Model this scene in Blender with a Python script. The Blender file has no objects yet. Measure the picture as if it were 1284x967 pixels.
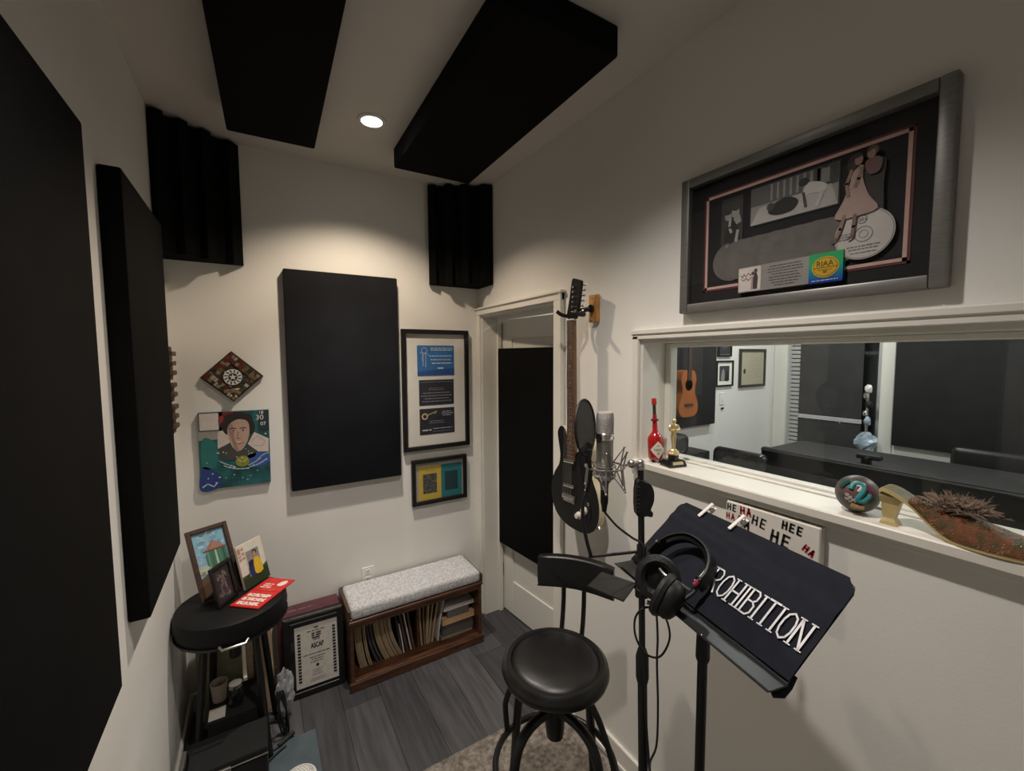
import bpy, bmesh, math, random
from mathutils import Vector, Matrix
from math import sin, cos, pi, radians
random.seed(7)
SC = bpy.context.scene
COL = SC.collection
# ------------------------------------------------------------------ camera, world, lights, exposure
cam_d = bpy.data.cameras.new('camera')
cam_d.sensor_fit = 'HORIZONTAL'; cam_d.sensor_width = 36.0
cam_d.lens = 530.55 * 36.0 / 1284.0
cam_d.clip_start = 0.02
cam = bpy.data.objects.new('camera', cam_d); COL.objects.link(cam)
_yaw, _pit, _rol = radians(31.197), radians(3.9446), radians(-0.329)
_f = Vector((sin(_yaw)*cos(_pit), cos(_yaw)*cos(_pit), -sin(_pit)))
_r0 = Vector((cos(_yaw), -sin(_yaw), 0)); _u0 = _r0.cross(_f)
_r = _r0*cos(_rol) + _u0*sin(_rol); _u = -_r0*sin(_rol) + _u0*cos(_rol)
cam.matrix_world = Matrix(((_r.x, _u.x, -_f.x, 0), (_r.y, _u.y, -_f.y, 0), (_r.z, _u.z, -_f.z, 1.80), (0, 0, 0, 1)))
SC.camera = cam

wd = bpy.data.worlds.new('world'); SC.world = wd; wd.use_nodes = True
bgn = wd.node_tree.nodes['Background']; bgn.inputs[0].default_value = (0.9, 0.92, 1, 1); bgn.inputs[1].default_value = 0.02
SC.view_settings.view_transform = 'Standard'; SC.view_settings.look = 'None'
SC.view_settings.gamma = 1; SC.view_settings.use_curve_mapping = False
SC.view_settings.exposure = 0.12

def disk_lamp(name, loc, power, col, size):
    l = bpy.data.lights.new(name, 'AREA'); l.shape = 'DISK'; l.size = size; l.energy = power; l.color = col
    o = bpy.data.objects.new(name, l); COL.objects.link(o); o.location = loc
    return o
def spot_lamp(name, loc, power, col, ang, blend):      # a downlight beam
    l = bpy.data.lights.new(name, 'SPOT'); l.energy = power; l.color = col; l.spot_size = radians(ang); l.spot_blend = blend; l.shadow_soft_size = .035
    o = bpy.data.objects.new(name, l); COL.objects.link(o); o.location = loc
    return o
CAN = (0.495, 2.03); CAN2 = (0.50, 0.80)
spot_lamp('lamp_booth', (CAN[0], CAN[1], 2.852), 43, (1, .82, .62), 128, .55)
spot_lamp('lamp_booth_core', (CAN[0], CAN[1], 2.851), 80, (1, .95, .88), 80, 1.0)
spot_lamp('lamp_booth_rear', (CAN2[0], CAN2[1], 2.852), 84, (1, .92, .84), 124, .9)
for _i, (_x, _y) in enumerate(((3.1, 1.75), (4.2, 1.75), (3.1, -0.2), (4.2, -0.2))):
    disk_lamp('lamp_control_room', (_x, _y, 2.852), 15, (1, .98, .95), .1)

XR, YB, XL, ZC, YF = 1.305, 2.59, -0.353, 2.87, -0.95

# ------------------------------------------------------------------ materials
MATS = {}
def mat(name, col, rough=.6, metal=0., noise=0., nscale=20., bump=0., bscale=200., spec=None, coat=0., col2=None, stretch=None, sheen=0.):
    if name in MATS: return MATS[name]
    m = bpy.data.materials.new(name); m.use_nodes = True
    nt = m.node_tree; p = nt.nodes['Principled BSDF']
    p.inputs['Base Color'].default_value = (*col, 1); p.inputs['Roughness'].default_value = rough; p.inputs['Metallic'].default_value = metal
    if spec is not None: p.inputs['Specular IOR Level'].default_value = spec
    if coat: p.inputs['Coat Weight'].default_value = coat; p.inputs['Coat Roughness'].default_value = .08
    if sheen: p.inputs['Sheen Weight'].default_value = sheen
    def coords():
        tc = nt.nodes.new('ShaderNodeTexCoord'); mp = nt.nodes.new('ShaderNodeMapping')
        if stretch: mp.inputs['Scale'].default_value = stretch
        nt.links.new(tc.outputs['Object'], mp.inputs[0]); return mp.outputs[0]
    if noise or col2:
        n = nt.nodes.new('ShaderNodeTexNoise'); n.inputs['Scale'].default_value = nscale; n.inputs['Detail'].default_value = 6
        nt.links.new(coords(), n.inputs['Vector'])
        r = nt.nodes.new('ShaderNodeValToRGB')
        c2 = col2 if col2 else tuple(max(0, c*(1-noise)) for c in col)
        c1 = col if col2 else tuple(min(1, c*(1+noise)) for c in col)
        r.color_ramp.elements[0].position = .35; r.color_ramp.elements[1].position = .65
        r.color_ramp.elements[0].color = (*c2, 1); r.color_ramp.elements[1].color = (*c1, 1)
        nt.links.new(n.outputs['Fac'], r.inputs[0]); nt.links.new(r.outputs[0], p.inputs['Base Color'])
    if bump:
        n = nt.nodes.new('ShaderNodeTexNoise'); n.inputs['Scale'].default_value = bscale; n.inputs['Detail'].default_value = 3
        nt.links.new(coords(), n.inputs['Vector'])
        b = nt.nodes.new('ShaderNodeBump'); b.inputs['Strength'].default_value = bump; b.inputs['Distance'].default_value = .003
        nt.links.new(n.outputs['Fac'], b.inputs['Height']); nt.links.new(b.outputs[0], p.inputs['Normal'])
    MATS[name] = m; return m
def emit(name, col, s):
    m = bpy.data.materials.new(name); m.use_nodes = True; p = m.node_tree.nodes['Principled BSDF']
    p.inputs['Base Color'].default_value = (*col, 1); p.inputs['Emission Color'].default_value = (*col, 1); p.inputs['Emission Strength'].default_value = s
    return m
def glass(name, tint=(1, 1, 1), ior=1.45):
    m = bpy.data.materials.new(name); m.use_nodes = True; nt = m.node_tree; nt.nodes.clear()
    o = nt.nodes.new('ShaderNodeOutputMaterial'); mx = nt.nodes.new('ShaderNodeMixShader'); t = nt.nodes.new('ShaderNodeBsdfTransparent')
    g = nt.nodes.new('ShaderNodeBsdfGlossy'); f = nt.nodes.new('ShaderNodeFresnel')
    f.inputs[0].default_value = ior; t.inputs[0].default_value = (*tint, 1); g.inputs['Roughness'].default_value = .01
    ge = nt.nodes.new('ShaderNodeNewGeometry'); mm = nt.nodes.new('ShaderNodeMath'); mm.operation = 'SUBTRACT'; mm.use_clamp = True
    nt.links.new(f.outputs[0], mm.inputs[0]); nt.links.new(ge.outputs['Backfacing'], mm.inputs[1]); nt.links.new(mm.outputs[0], mx.inputs[0]); nt.links.new(t.outputs[0], mx.inputs[1]); nt.links.new(g.outputs[0], mx.inputs[2]); nt.links.new(mx.outputs[0], o.inputs[0])
    return m
def screen_mesh(name, col, alpha):
    m = bpy.data.materials.new(name); m.use_nodes = True; nt = m.node_tree; p = nt.nodes['Principled BSDF']
    p.inputs['Base Color'].default_value = (*col, 1); p.inputs['Roughness'].default_value = .5
    tc = nt.nodes.new('ShaderNodeTexCoord'); n = nt.nodes.new('ShaderNodeTexNoise'); n.inputs['Scale'].default_value = 25
    nt.links.new(tc.outputs['Object'], n.inputs['Vector'])
    mr = nt.nodes.new('ShaderNodeMapRange'); mr.inputs[3].default_value = alpha-.05; mr.inputs[4].default_value = alpha+.05
    nt.links.new(n.outputs['Fac'], mr.inputs[0]); nt.links.new(mr.outputs[0], p.inputs['Alpha'])
    return m
def pc(r, g, b, rough=.7):           # flat print colour
    return mat('print_%03d_%03d_%03d_%d' % (int(r*255), int(g*255), int(b*255), int(rough*100)), (r, g, b), rough, noise=.05, nscale=40)

WALL = mat('wall_paint', (.80, .785, .75), .62, noise=.015, nscale=3, bump=.08, bscale=160)
CEIL = mat('ceiling_paint', (.70, .665, .62), .8, noise=.02, nscale=3, bump=.1, bscale=120)
TRIM = mat('trim_paint', (.76, .74, .68), .38, noise=.015, nscale=6)
FABRIC = mat('black_acoustic_fabric', (.0035, .0033, .0033), .9, noise=.2, nscale=9, bump=.35, bscale=700, spec=.12)
FABRIC2 = mat('charcoal_acoustic_fabric', (.0090, .0098, .0125), .9, noise=.2, nscale=5, bump=.35, bscale=700, spec=.2)
FOAM = mat('black_foam', (.0055, .0055, .005), .95, noise=.3, nscale=60, bump=.5, bscale=300, spec=.1)
BLACKP = mat('black_painted_metal', (.005, .005, .0055), .38, noise=.15, nscale=30, bump=.05, bscale=300)
BLACKM = mat('matte_black_plastic', (.006, .006, .0065), .55, noise=.2, nscale=30, bump=.1, bscale=400)
LEATHER = mat('black_vinyl', (.0055, .0055, .006), .38, noise=.2, nscale=14, bump=.12, bscale=260)
CHROME = mat('chrome', (.72, .70, .66), .18, 1., noise=.05, nscale=20)
NICKEL = mat('satin_nickel', (.50, .48, .45), .36, 1., noise=.08, nscale=30)
STEEL = mat('brushed_pewter', (.22, .215, .205), .42, .55, noise=.12, nscale=20, stretch=(1, 1, 30))
BLACKFRAME = mat('black_frame_wood', (.006, .0055, .0055), .38, noise=.2, nscale=20)
WHITEP = mat('white_plastic', (.80, .79, .76), .4, noise=.02, nscale=10)
MATBOARD = mat('white_mat_board', (.80, .77, .71), .85, noise=.015, nscale=30)
GOLD = mat('gold_metal', (.74, .60, .34), .34, .8, noise=.08, nscale=30)
GLASS = glass('clear_window_glass', (.93, .96, .95)); PANE = glass('picture_glass', (.98, .98, .98), 1.35)
WALNUT = mat('walnut_wood', (.16, .062, .028), .34, col2=(.075, .027, .012), nscale=6, stretch=(1, 8, 8), bump=.05, bscale=60)

# ------------------------------------------------------------------ mesh helpers
def fr(o, u, v):
    u = Vector(u).normalized(); v = Vector(v); v = (v - u*v.dot(u)).normalized(); w = u.cross(v); o = Vector(o)
    return Matrix(((u.x, v.x, w.x, o.x), (u.y, v.y, w.y, o.y), (u.z, v.z, w.z, o.z), (0, 0, 0, 1)))
ID = Matrix.Identity(4)
class B:
    def __init__(s): s.v = []; s.f = []; s.m = []; s.sm = []
    def add(s, vs, fs, M=ID, mi=0, sm=False):
        n = len(s.v); s.v += [tuple(M @ Vector(p)) for p in vs]
        for f in fs: s.f.append(tuple(i+n for i in f)); s.m.append(mi); s.sm.append(sm)
        return s
    def box(s, c, d, M=ID, bev=0., mi=0, seg=2):
        x, y, z = d[0]/2, d[1]/2, d[2]/2
        if bev <= 0:
            vs = [(c[0]+a*x, c[1]+b*y, c[2]+e*z) for a in (-1, 1) for b in (-1, 1) for e in (-1, 1)]
            return s.add(vs, [(0, 1, 3, 2), (4, 6, 7, 5), (0, 4, 5, 1), (2, 3, 7, 6), (0, 2, 6, 4), (1, 5, 7, 3)], M, mi)
        bm = bmesh.new(); bmesh.ops.create_cube(bm, size=1)
        for v in bm.verts: v.co = (v.co.x*d[0], v.co.y*d[1], v.co.z*d[2])
        bmesh.ops.bevel(bm, geom=bm.edges[:], offset=min(bev, x*.98, y*.98, z*.98), segments=seg, affect='EDGES', profile=.5)
        bm.verts.index_update()
        s.add([(v.co.x+c[0], v.co.y+c[1], v.co.z+c[2]) for v in bm.verts], [[v.index for v in f.verts] for f in bm.faces], M, mi, seg > 1)
        bm.free(); return s
    def bb(s, a, b, bev=0., M=ID, mi=0, seg=2):       # box from min / max corner
        return s.box([(p+q)/2 for p, q in zip(a, b)], [abs(q-p) for p, q in zip(a, b)], M, bev, mi, seg)
    def tube(s, pts, r, n=10, closed=False, M=ID, mi=0, cap=True):
        P = [Vector(p) for p in pts]; k = len(P); R = r if isinstance(r, (list, tuple)) else [r]*k
        up = None; rings = []
        for i in range(k):
            a = P[(i-1) % k] if (closed or i) else P[0]; b = P[(i+1) % k] if (closed or i < k-1) else P[-1]
            t = (b-a).normalized()
            if up is None: up = Vector((0, 0, 1)) if abs(t.z) < .9 else Vector((1, 0, 0))
            sd = t.cross(up)
            if sd.length < 1e-6: sd = t.orthogonal()
            sd.normalize(); up = sd.cross(t).normalized()
            rings.append([P[i] + (sd*cos(2*pi*j/n) + up*sin(2*pi*j/n))*R[i] for j in range(n)])
        vs = [q for g in rings for q in g]; fs = []
        for i in range(k if closed else k-1):
            for j in range(n):
                a, b = i*n, ((i+1) % k)*n
                fs.append((a+j, b+j, b+(j+1) % n, a+(j+1) % n))
        if cap and not closed: fs += [tuple(range(n)), tuple(reversed(range((k-1)*n, k*n)))]
        return s.add(vs, fs, M, mi, True)
    def lathe(s, prof, M=ID, n=24, mi=0, sm=True):     # profile (radius, height)
        vs = []; fs = []
        for r, h in prof: vs += [(r*cos(2*pi*j/n), r*sin(2*pi*j/n), h) for j in range(n)]
        for i in range(len(prof)-1):
            for j in range(n): fs.append((i*n+j, i*n+(j+1) % n, (i+1)*n+(j+1) % n, (i+1)*n+j))
        s.add(vs, fs, M, mi, sm)
        if prof[0][0] > 1e-5: s.add(vs[:n], [tuple(reversed(range(n)))], M, mi)
        if prof[-1][0] > 1e-5: s.add(vs[-n:], [tuple(range(n))], M, mi)
        return s
    def prism(s, poly, h0, h1, M=ID, mi=0, sm=False):
        n = len(poly); vs = [(x, y, h0) for x, y in poly] + [(x, y, h1) for x, y in poly]
        s.add(vs, [tuple(reversed(range(n))), tuple(range(n, 2*n))], M, mi)
        return s.add(vs, [(i, (i+1) % n, n+(i+1) % n, n+i) for i in range(n)], M, mi, sm)
    def ball(s, c, r, M=ID, mi=0, n=16, k=10, sc=(1, 1, 1)):
        vs = [(c[0], c[1], c[2]-r*sc[2])]; fs = []
        for i in range(1, k):
            t = -pi/2+pi*i/k
            vs += [(c[0]+r*sc[0]*cos(t)*cos(2*pi*j/n), c[1]+r*sc[1]*cos(t)*sin(2*pi*j/n), c[2]+r*sc[2]*sin(t)) for j in range(n)]
        vs.append((c[0], c[1], c[2]+r*sc[2])); L = len(vs)-1
        for j in range(n):
            fs.append((0, 1+(j+1) % n, 1+j)); fs.append((L, 1+(k-2)*n+j, 1+(k-2)*n+(j+1) % n))
            for i in range(k-2): fs.append((1+i*n+j, 1+i*n+(j+1) % n, 1+(i+1)*n+(j+1) % n, 1+(i+1)*n+j))
        return s.add(vs, fs, M, mi, True)
    def grid(s, fn, nu, nv, M=ID, mi=0):               # fn(i/nu, j/nv) -> point
        vs = [fn(i/nu, j/nv) for i in range(nu+1) for j in range(nv+1)]
        fs = [(i*(nv+1)+j, (i+1)*(nv+1)+j, (i+1)*(nv+1)+j+1, i*(nv+1)+j+1) for i in range(nu) for j in range(nv)]
        return s.add(vs, fs, M, mi, True)
MW = {}
def O(name, b, mats, parent=None, label=None, cat=None, group=None, kind=None, fix=True):
    me = bpy.data.meshes.new(name)
    vs = b.v; inv = None; o0 = Vector((0, 0, 0))
    if parent is not None:
        inv = MW[parent.name].inverted(); vs = [inv @ Vector(p) for p in vs]
    else:
        xs = list(zip(*vs)); o0 = Vector(((min(xs[0])+max(xs[0]))/2, (min(xs[1])+max(xs[1]))/2, min(xs[2])))
        vs = [Vector(p)-o0 for p in vs]
    me.from_pydata([tuple(p) for p in vs], [], b.f)
    for m in (mats if isinstance(mats, (list, tuple)) else [mats]): me.materials.append(m)
    me.polygons.foreach_set('material_index', b.m); me.polygons.foreach_set('use_smooth', b.sm)
    if fix:
        bm = bmesh.new(); bm.from_mesh(me); bmesh.ops.recalc_face_normals(bm, faces=bm.faces[:]); bm.to_mesh(me); bm.free()
    if any(b.sm):
        try: me.set_sharp_from_angle(angle=radians(40))
        except Exception: pass
    o = bpy.data.objects.new(name, me); COL.objects.link(o)
    if parent is not None: o.parent = parent; MW[o.name] = MW[parent.name].copy()
    else: o.location = o0; MW[o.name] = Matrix.Translation(o0)
    if label: o['label'] = label
    if cat: o['category'] = cat
    if group: o['group'] = group
    if kind: o['kind'] = kind
    return o
def T(name, label, cat, loc, group=None):
    o = bpy.data.objects.new(name, None); COL.objects.link(o); o.location = loc; o.empty_display_size = .05
    MW[o.name] = Matrix.Translation(Vector(loc)); o['label'] = label; o['category'] = cat
    if group: o['group'] = group
    return o
def S(name, b, m, parent=None, **k): return O(name, b, m, parent, kind=None if parent is not None else 'structure', **k)
def smooth(pts, sub=6, closed=False):
    P = [Vector(p) for p in pts]; n = len(P); out = []
    for i in range(n if closed else n-1):
        g = lambda k: P[k % n] if closed else P[max(0, min(n-1, k))]
        a, b, c, d = g(i-1), g(i), g(i+1), g(i+2)
        for j in range(sub):
            t = j/sub; out.append(.5*((2*b)+(c-a)*t+(2*a-5*b+4*c-d)*t*t+(3*b-a-3*c+d)*t**3))
    if not closed: out.append(P[-1])
    return out
def smooth2(pts, sub=5): return [(p.x, p.y) for p in smooth([(x, y, 0) for x, y in pts], sub, True)]
_tx = {}
def text_mesh(s):
    if s not in _tx:
        cu = bpy.data.curves.new('lettering', 'FONT'); cu.body = s; cu.size = 1; cu.resolution_u = 3
        ob = bpy.data.objects.new('lettering', cu); me = bpy.data.meshes.new_from_object(ob)
        vs = [(v.co.x, v.co.y) for v in me.vertices]; fs = [tuple(p.vertices) for p in me.polygons]
        x0 = min(v[0] for v in vs); x1 = max(v[0] for v in vs); y0 = min(v[1] for v in vs); y1 = max(v[1] for v in vs)
        _tx[s] = ([((a-x0)/(x1-x0), (c-y0)/(y1-y0)) for a, c in vs], fs, (x1-x0)/(y1-y0))
        bpy.data.objects.remove(ob); bpy.data.curves.remove(cu); bpy.data.meshes.remove(me)
    return _tx[s]
class Art:      # flat print: coloured shapes in layers .4 mm apart on a frame (u right, v up, w towards the viewer)
    def __init__(s, M): s.M = M; s.b = B(); s.mats = []; s.gap = .0004
    def mi(s, c):
        m = c if isinstance(c, bpy.types.Material) else pc(*c)
        if m not in s.mats: s.mats.append(m)
        return s.mats.index(m)
    def poly(s, pts, c, L=1):
        s.b.add([(x, y, L*s.gap) for x, y in pts], [tuple(range(len(pts)))], s.M, s.mi(c)); return s
    def rect(s, x0, y0, x1, y1, c, L=1): return s.poly([(x0, y0), (x1, y0), (x1, y1), (x0, y1)], c, L)
    def ell(s, x, y, rx, ry, c, L=1, a=0., n=20):
        return s.poly([(x+rx*cos(t)*cos(a)-ry*sin(t)*sin(a), y+rx*cos(t)*sin(a)+ry*sin(t)*cos(a)) for t in (2*pi*i/n for i in range(n))], c, L)
    def ring(s, x, y, r0, r1, c, L=1, n=32, e=1.):
        vs = []; 
        for i in range(n): t = 2*pi*i/n; vs += [(x+r0*cos(t), y+r0*e*sin(t), L*s.gap), (x+r1*cos(t), y+r1*e*sin(t), L*s.gap)]
        s.b.add(vs, [(2*i, 2*i+1, (2*i+3) % (2*n), (2*i+2) % (2*n)) for i in range(n)], s.M, s.mi(c)); return s
    def stroke(s, pts, w, c, L=1):
        for (x0, y0), (x1, y1) in zip(pts, pts[1:]):
            dx, dy = x1-x0, y1-y0; l = math.hypot(dx, dy) or 1e-6; nx, ny = -dy/l*w/2, dx/l*w/2; ex, ey = dx/l*w*.35, dy/l*w*.35
            s.poly([(x0+nx-ex, y0+ny-ey), (x0-nx-ex, y0-ny-ey), (x1-nx+ex, y1-ny+ey), (x1+nx+ex, y1+ny+ey)], c, L)
        return s
    def text(s, t, x, y, h, c, L=2, w=None, a=0., al='c'):   # w: width of the whole word
        vs, fs, asp = text_mesh(t); W = w if w else h*asp
        ox = {'c': -W/2, 'l': 0, 'r': -W}[al]
        q = [(x+(px*W+ox)*cos(a)-py*h*sin(a), y+(px*W+ox)*sin(a)+py*h*cos(a), L*s.gap) for px, py in vs]
        s.b.add(q, fs, s.M, s.mi(c)); return s
    def lines(s, x0, x1, y, n, dy, h, c, L=2, jit=.3, seed=1):  # rows of tiny unreadable print
        rg = random.Random(seed); mid = (x0+x1)/2
        for i in range(n):
            k = 1-jit*rg.random(); a, b = mid-(mid-x0)*k, mid+(x1-mid)*k; x = a; yy = y-i*dy
            while x < b-h:
                ln = min(b-x, h*(1.5+4*rg.random())); s.rect(x, yy-h/2, x+ln, yy+h/2, c, L); x += ln+h*.8
        return s
    def done(s, name, parent, label=None): return O(name, s.b, s.mats, parent, label=label, fix=False)

# ================================================================== SETTING
# floor planks laid along the room, as parts of the floor
PL = [mat('plank_%d' % i, c, .42, col2=tuple(x*.62 for x in c), nscale=5, stretch=(9, .7, 1), bump=.15, bscale=40) for i, c in enumerate([(.088, .087, .094), (.066, .065, .072), (.108, .107, .113), (.056, .055, .061)])]
flo = S('floor', B().bb((XL-.1, YF-.1, -.06), (XR+.25, YB+.1, -.0025)), mat('floor_base', (.012, .012, .012), .8, noise=.1))
pw = .187; xx = .503-pw*5; k = 0
while xx < XR+.2:
    a, b = max(xx, XL), min(xx+pw, XR+.2)
    ys = [YF] + ([.2, 1.42] if k % 2 else [.75, 2.195] if k % 4 == 0 else [.35, 1.62]) + [YB]
    if b-a > .01:
        for j in range(3):
            S('plank', B().bb((a+.001, ys[j]+.001, -.0025), (b-.001, ys[j+1]-.001, .0), .0008, seg=1), PL[(k*2+j*3+(k//3)) % 4], flo)
    xx += pw; k += 1
S('ceiling', B().bb((XL-.1, YF-.1, ZC), (XR+.3, YB+.1, ZC+.08)), CEIL)
S('wall_back', B().bb((XL-.1, YB, -.05), (XR+.25, YB+.1, ZC)), WALL)
S('wall_left', B().bb((XL-.1, YF, -.05), (XL, YB, ZC)), WALL)
S('wall_front', B().bb((XL-.1, YF-.1, -.05), (XR+.25, YF, ZC)), WALL)
# right wall, with the door and window openings
DY0, DY1, DZ = 1.722, 2.545, 2.072          # door opening
WY0, WY1, WZ0, WZ1 = -.55, 1.170, 1.36, 1.862   # window opening
XO = 1.500                                   # outer face of the thick wall
wr = B()
wr.bb((XR, DY1, -.05), (XO, YB, ZC)).bb((XR, DY0, DZ), (XO, DY1, ZC)).bb((XR, WY1, -.05), (XO, DY0, ZC))
wr.bb((XR, WY0, -.05), (XO, WY1, WZ0)).bb((XR, WY0, WZ1), (XO, WY1, ZC)).bb((XR, YF, -.05), (XO, WY0, ZC))
S('wall_right', wr, WALL)
# baseboards
S('baseboard_back', B().bb((XL, YB-.014, 0), (XR, YB, .10), .004, seg=1), TRIM)
S('baseboard_left', B().bb((XL, YF, 0), (XL+.014, YB-.014, .10), .004, seg=1), TRIM)
S('baseboard_right', B().bb((XR-.014, YF, 0), (XR, DY0-.075, .10), .004, seg=1).bb((XR-.020, YF, 0), (XR-.014, DY0-.075, .018)), TRIM)
# door casing and reveal
tr = B()
tr.bb((XR-.02, DY0-.068, 0), (XR, DY0, DZ+.045), .004, seg=1).bb((XR-.02, DY1, 0), (XR, YB-.002, DZ+.045), .004, seg=1)
tr.bb((XR-.022, DY0-.068, DZ), (XR, YB-.002, DZ+.048), .004, seg=1).bb((XR-.032, DY0-.078, DZ+.036), (XR, YB-.002, DZ+.05), .003, seg=1)
tr.bb((XR-.026, DY0-.068, 0), (XR-.018, DY0-.05, DZ+.04), .003, seg=1)
S('trim_1', tr, TRIM)
S('trim_2', B().bb((XR, DY1-.012, 0), (XO-.04, DY1, DZ)).bb((XR, DY0, DZ-.012), (XO-.04, DY1-.012, DZ)).bb((XR, DY0, 0), (XO-.04, DY0+.012, DZ-.012))
  .bb((XO-.085, DY1-.03, 0), (XO-.06, DY1-.012, DZ-.03)).bb((XO-.085, DY0+.012, DZ-.03), (XO-.06, DY1-.012, DZ-.012)), TRIM)
# door leaf, standing slightly ajar into the next room, hinged at the back corner
HX, HY = 1.452, 2.535
_a = radians(5.5)
DM = Matrix(((-sin(_a)*-1, 0, -cos(_a), HX), (-cos(_a), 0, -sin(_a), HY), (0, 1, 0, 0), (0, 0, 0, 1)))  # u along the leaf, v up, w into the booth
lw, lh = .80, 2.045
d = B().bb((0, .008, -.038), (lw, lh, -.010), M=DM)
for a, b in (((0, .008), (.115, lh)), ((lw-.115, .008), (lw, lh))): d.bb((a[0], a[1], -.010), (b[0], b[1], 0), .003, DM, seg=1)
for z0, z1 in ((.008, .245), (.88, 1.0), (lh-.13, lh)): d.bb((.115, z0, -.010), (lw-.115, z1, 0), .003, DM, seg=1)
door = S('door_1', d, TRIM)
for z in (.25, 1.05, 1.8):
    S('hinge', B().bb((-.004, z, -.006), (.014, z+.09, .004), M=DM).tube([(0, z, .006), (0, z+.09, .006)], .005, 8, M=DM), NICKEL, door)
S('door_handle', B().tube([(lw-.06, .96, -.038), (lw-.06, .96, -.09), (lw-.17, .96, -.09)], .009, 8, M=DM).lathe([(.027, -.046), (.027, -.038)], DM @ Matrix.Translation((lw-.06, .96, 0)), 16), NICKEL, door)
p = B().bb((.018, .505, .001), (.765, 1.853, .045), .006, DM)
O('sound_absorber', p, FABRIC, None, 'tall black fabric acoustic panel fixed on the door leaf', 'acoustic panel')

# window between the rooms: casing, sill, frame, pane
S('trim_3', B().bb((XR-.018, WY1, WZ0-.01), (XR, WY1+.030, WZ1+.015), .003, seg=1).bb((XR-.018, WY0, WZ1), (XR, WY1+.030, WZ1+.022), .003, seg=1)
  .bb((XR-.024, WY0, WZ1+.018), (XR, WY1+.034, WZ1+.040), .004, seg=1), TRIM)
win = S('window_1', B().bb((XR, WY1-.012, WZ0), (XO, WY1, WZ1)).bb((XR, WY0, WZ1-.012), (XO, WY1-.012, WZ1)).bb((XR, WY0, WZ0), (XO, WY0+.012, WZ1)), TRIM)
S('window_sill', B().bb((1.268, WY0, 1.36), (XO, WY1+.012, 1.388), .004, seg=1).bb((1.282, WY0, 1.342), (XR, WY1+.006, 1.36), .003, seg=1), TRIM, win)
S('window_frame', B().bb((1.432, WY1-.040, 1.388), (1.475, WY1-.012, WZ1-.012), .003, seg=1).bb((1.432, WY0, 1.388), (1.475, WY1-.04, 1.400), .003, seg=1).bb((1.405, WY0, 1.388), (1.432, WY1-.012, 1.393), .002, seg=1)
  .bb((1.432, WY0, WZ1-.030), (1.475, WY1-.04, WZ1-.012), .003, seg=1), TRIM, win)
S('pane', B().bb((1.450, WY0, 1.400), (1.456, WY1-.040, WZ1-.030)), GLASS, win)

# control room beyond the window
CX, CY = 5.04, 2.59
S('wall_control_room_back', B().bb((XO, CY, -.05), (CX+.1, CY+.1, ZC)), WALL)
S('wall_control_room_far', B().bb((CX, YF, -.05), (CX+.1, CY, .0)).bb((CX, YF, 0), (CX+.1, 1.60, ZC)).bb((CX, 2.43, 0), (CX+.1, CY, ZC)).bb((CX, 1.60, 2.16), (CX+.1, 2.43, ZC)), WALL)
S('wall_control_room_front', B().bb((XR+.25, YF-.1, -.05), (CX+.1, YF, ZC)), WALL)
S('ceiling_control_room', B().bb((XR+.3, YF-.1, ZC), (CX+.1, CY+.1, ZC+.08)), CEIL)
S('floor_control_room', B().bb((XR+.25, YF-.1, -.06), (CX+.1, CY+.1, 0)), mat('dark_floor', (.06, .055, .055), .5, noise=.2, nscale=6))

# ================================================================== CEILING CLOUDS, PANELS, TRAPS, LIGHT
def rotz(b, c, a):
    M = Matrix.Translation((c[0], c[1], 0)) @ Matrix.Rotation(a, 4, 'Z') @ Matrix.Translation((-c[0], -c[1], 0))
    b.v = [tuple(M @ Vector(p)) for p in b.v]; return b
O('sound_absorber', rotz(B().bb((-.082, .92, 2.77), (.262, 2.235, ZC-.001), .008), (.1, 1.6), radians(-1.5)), FABRIC, None, 'black acoustic panel on the ceiling left of the recessed light', 'acoustic panel')
O('sound_absorber', rotz(B().bb((.640, 1.06, 2.77), (1.062, 2.235, ZC-.001), .008), (.85, 1.6), radians(-1)), FABRIC, None, 'thick black acoustic panel on the ceiling right of the recessed light', 'acoustic panel')
O('sound_absorber', B().bb((XL+.001, .55, 1.022), (-.300, 1.298, 2.312), .006), FABRIC, None, 'large black acoustic panel on the left wall nearest the camera', 'acoustic panel')
O('sound_absorber', B().bb((XL+.001, 1.61, 1.020), (-.299, 2.205, 2.335), .006), FABRIC, None, 'second black acoustic panel on the left wall, beside the hung canvas', 'acoustic panel')
O('sound_absorber', B().bb((.143, 2.545, 1.072), (.744, YB-.001, 2.268), .006), FABRIC2, None, 'black acoustic panel in the middle of the back wall above the bench', 'acoustic panel')

def trap(A, Bp, z0, label):     # A, Bp: the ends of the front line (left, right as seen), corner behind
    A = Vector((*A, 0)); Bp = Vector((*Bp, 0)); L = (Bp-A).length; u = (Bp-A)/L; w = Vector((u.y, -u.x, 0))   # w towards the room
    cn = Vector((XL+.001 if A.x < .2 else XR-.001, YB-.001, 0)); M = Matrix(((u.x, w.x, 0, A.x), (u.y, w.y, 0, A.y), (0, 0, 1, 0), (0, 0, 0, 1)))
    ci = M.inverted() @ cn; z1 = ZC-.012
    r = T('bass_trap', label, 'bass trap', (cn.x, cn.y, z0))
    O('foam_body', B().prism([(0.0, -.012), (L, -.012), (ci.x, ci.y)], z0, z1, M), FOAM, r)
    n = 4; pw = L/n
    for i in range(n):
        x0 = i*pw+.002; x1 = x0+pw*.62
        O('foam_ridge', B().prism([(x0, -.012), (x1, -.012), (x1-.012, .024), (x0+.010, .024)] if i < n-1 else [(x0+.014, -.012), (L, -.012), (L-.004, .006), (x0+.03, .024)], z0, z1, M), FOAM, r)
    return r
trap((XL+.002, 2.385), (-.030, YB-.002), 2.268, 'black ridged foam bass trap in the back left ceiling corner')
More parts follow.
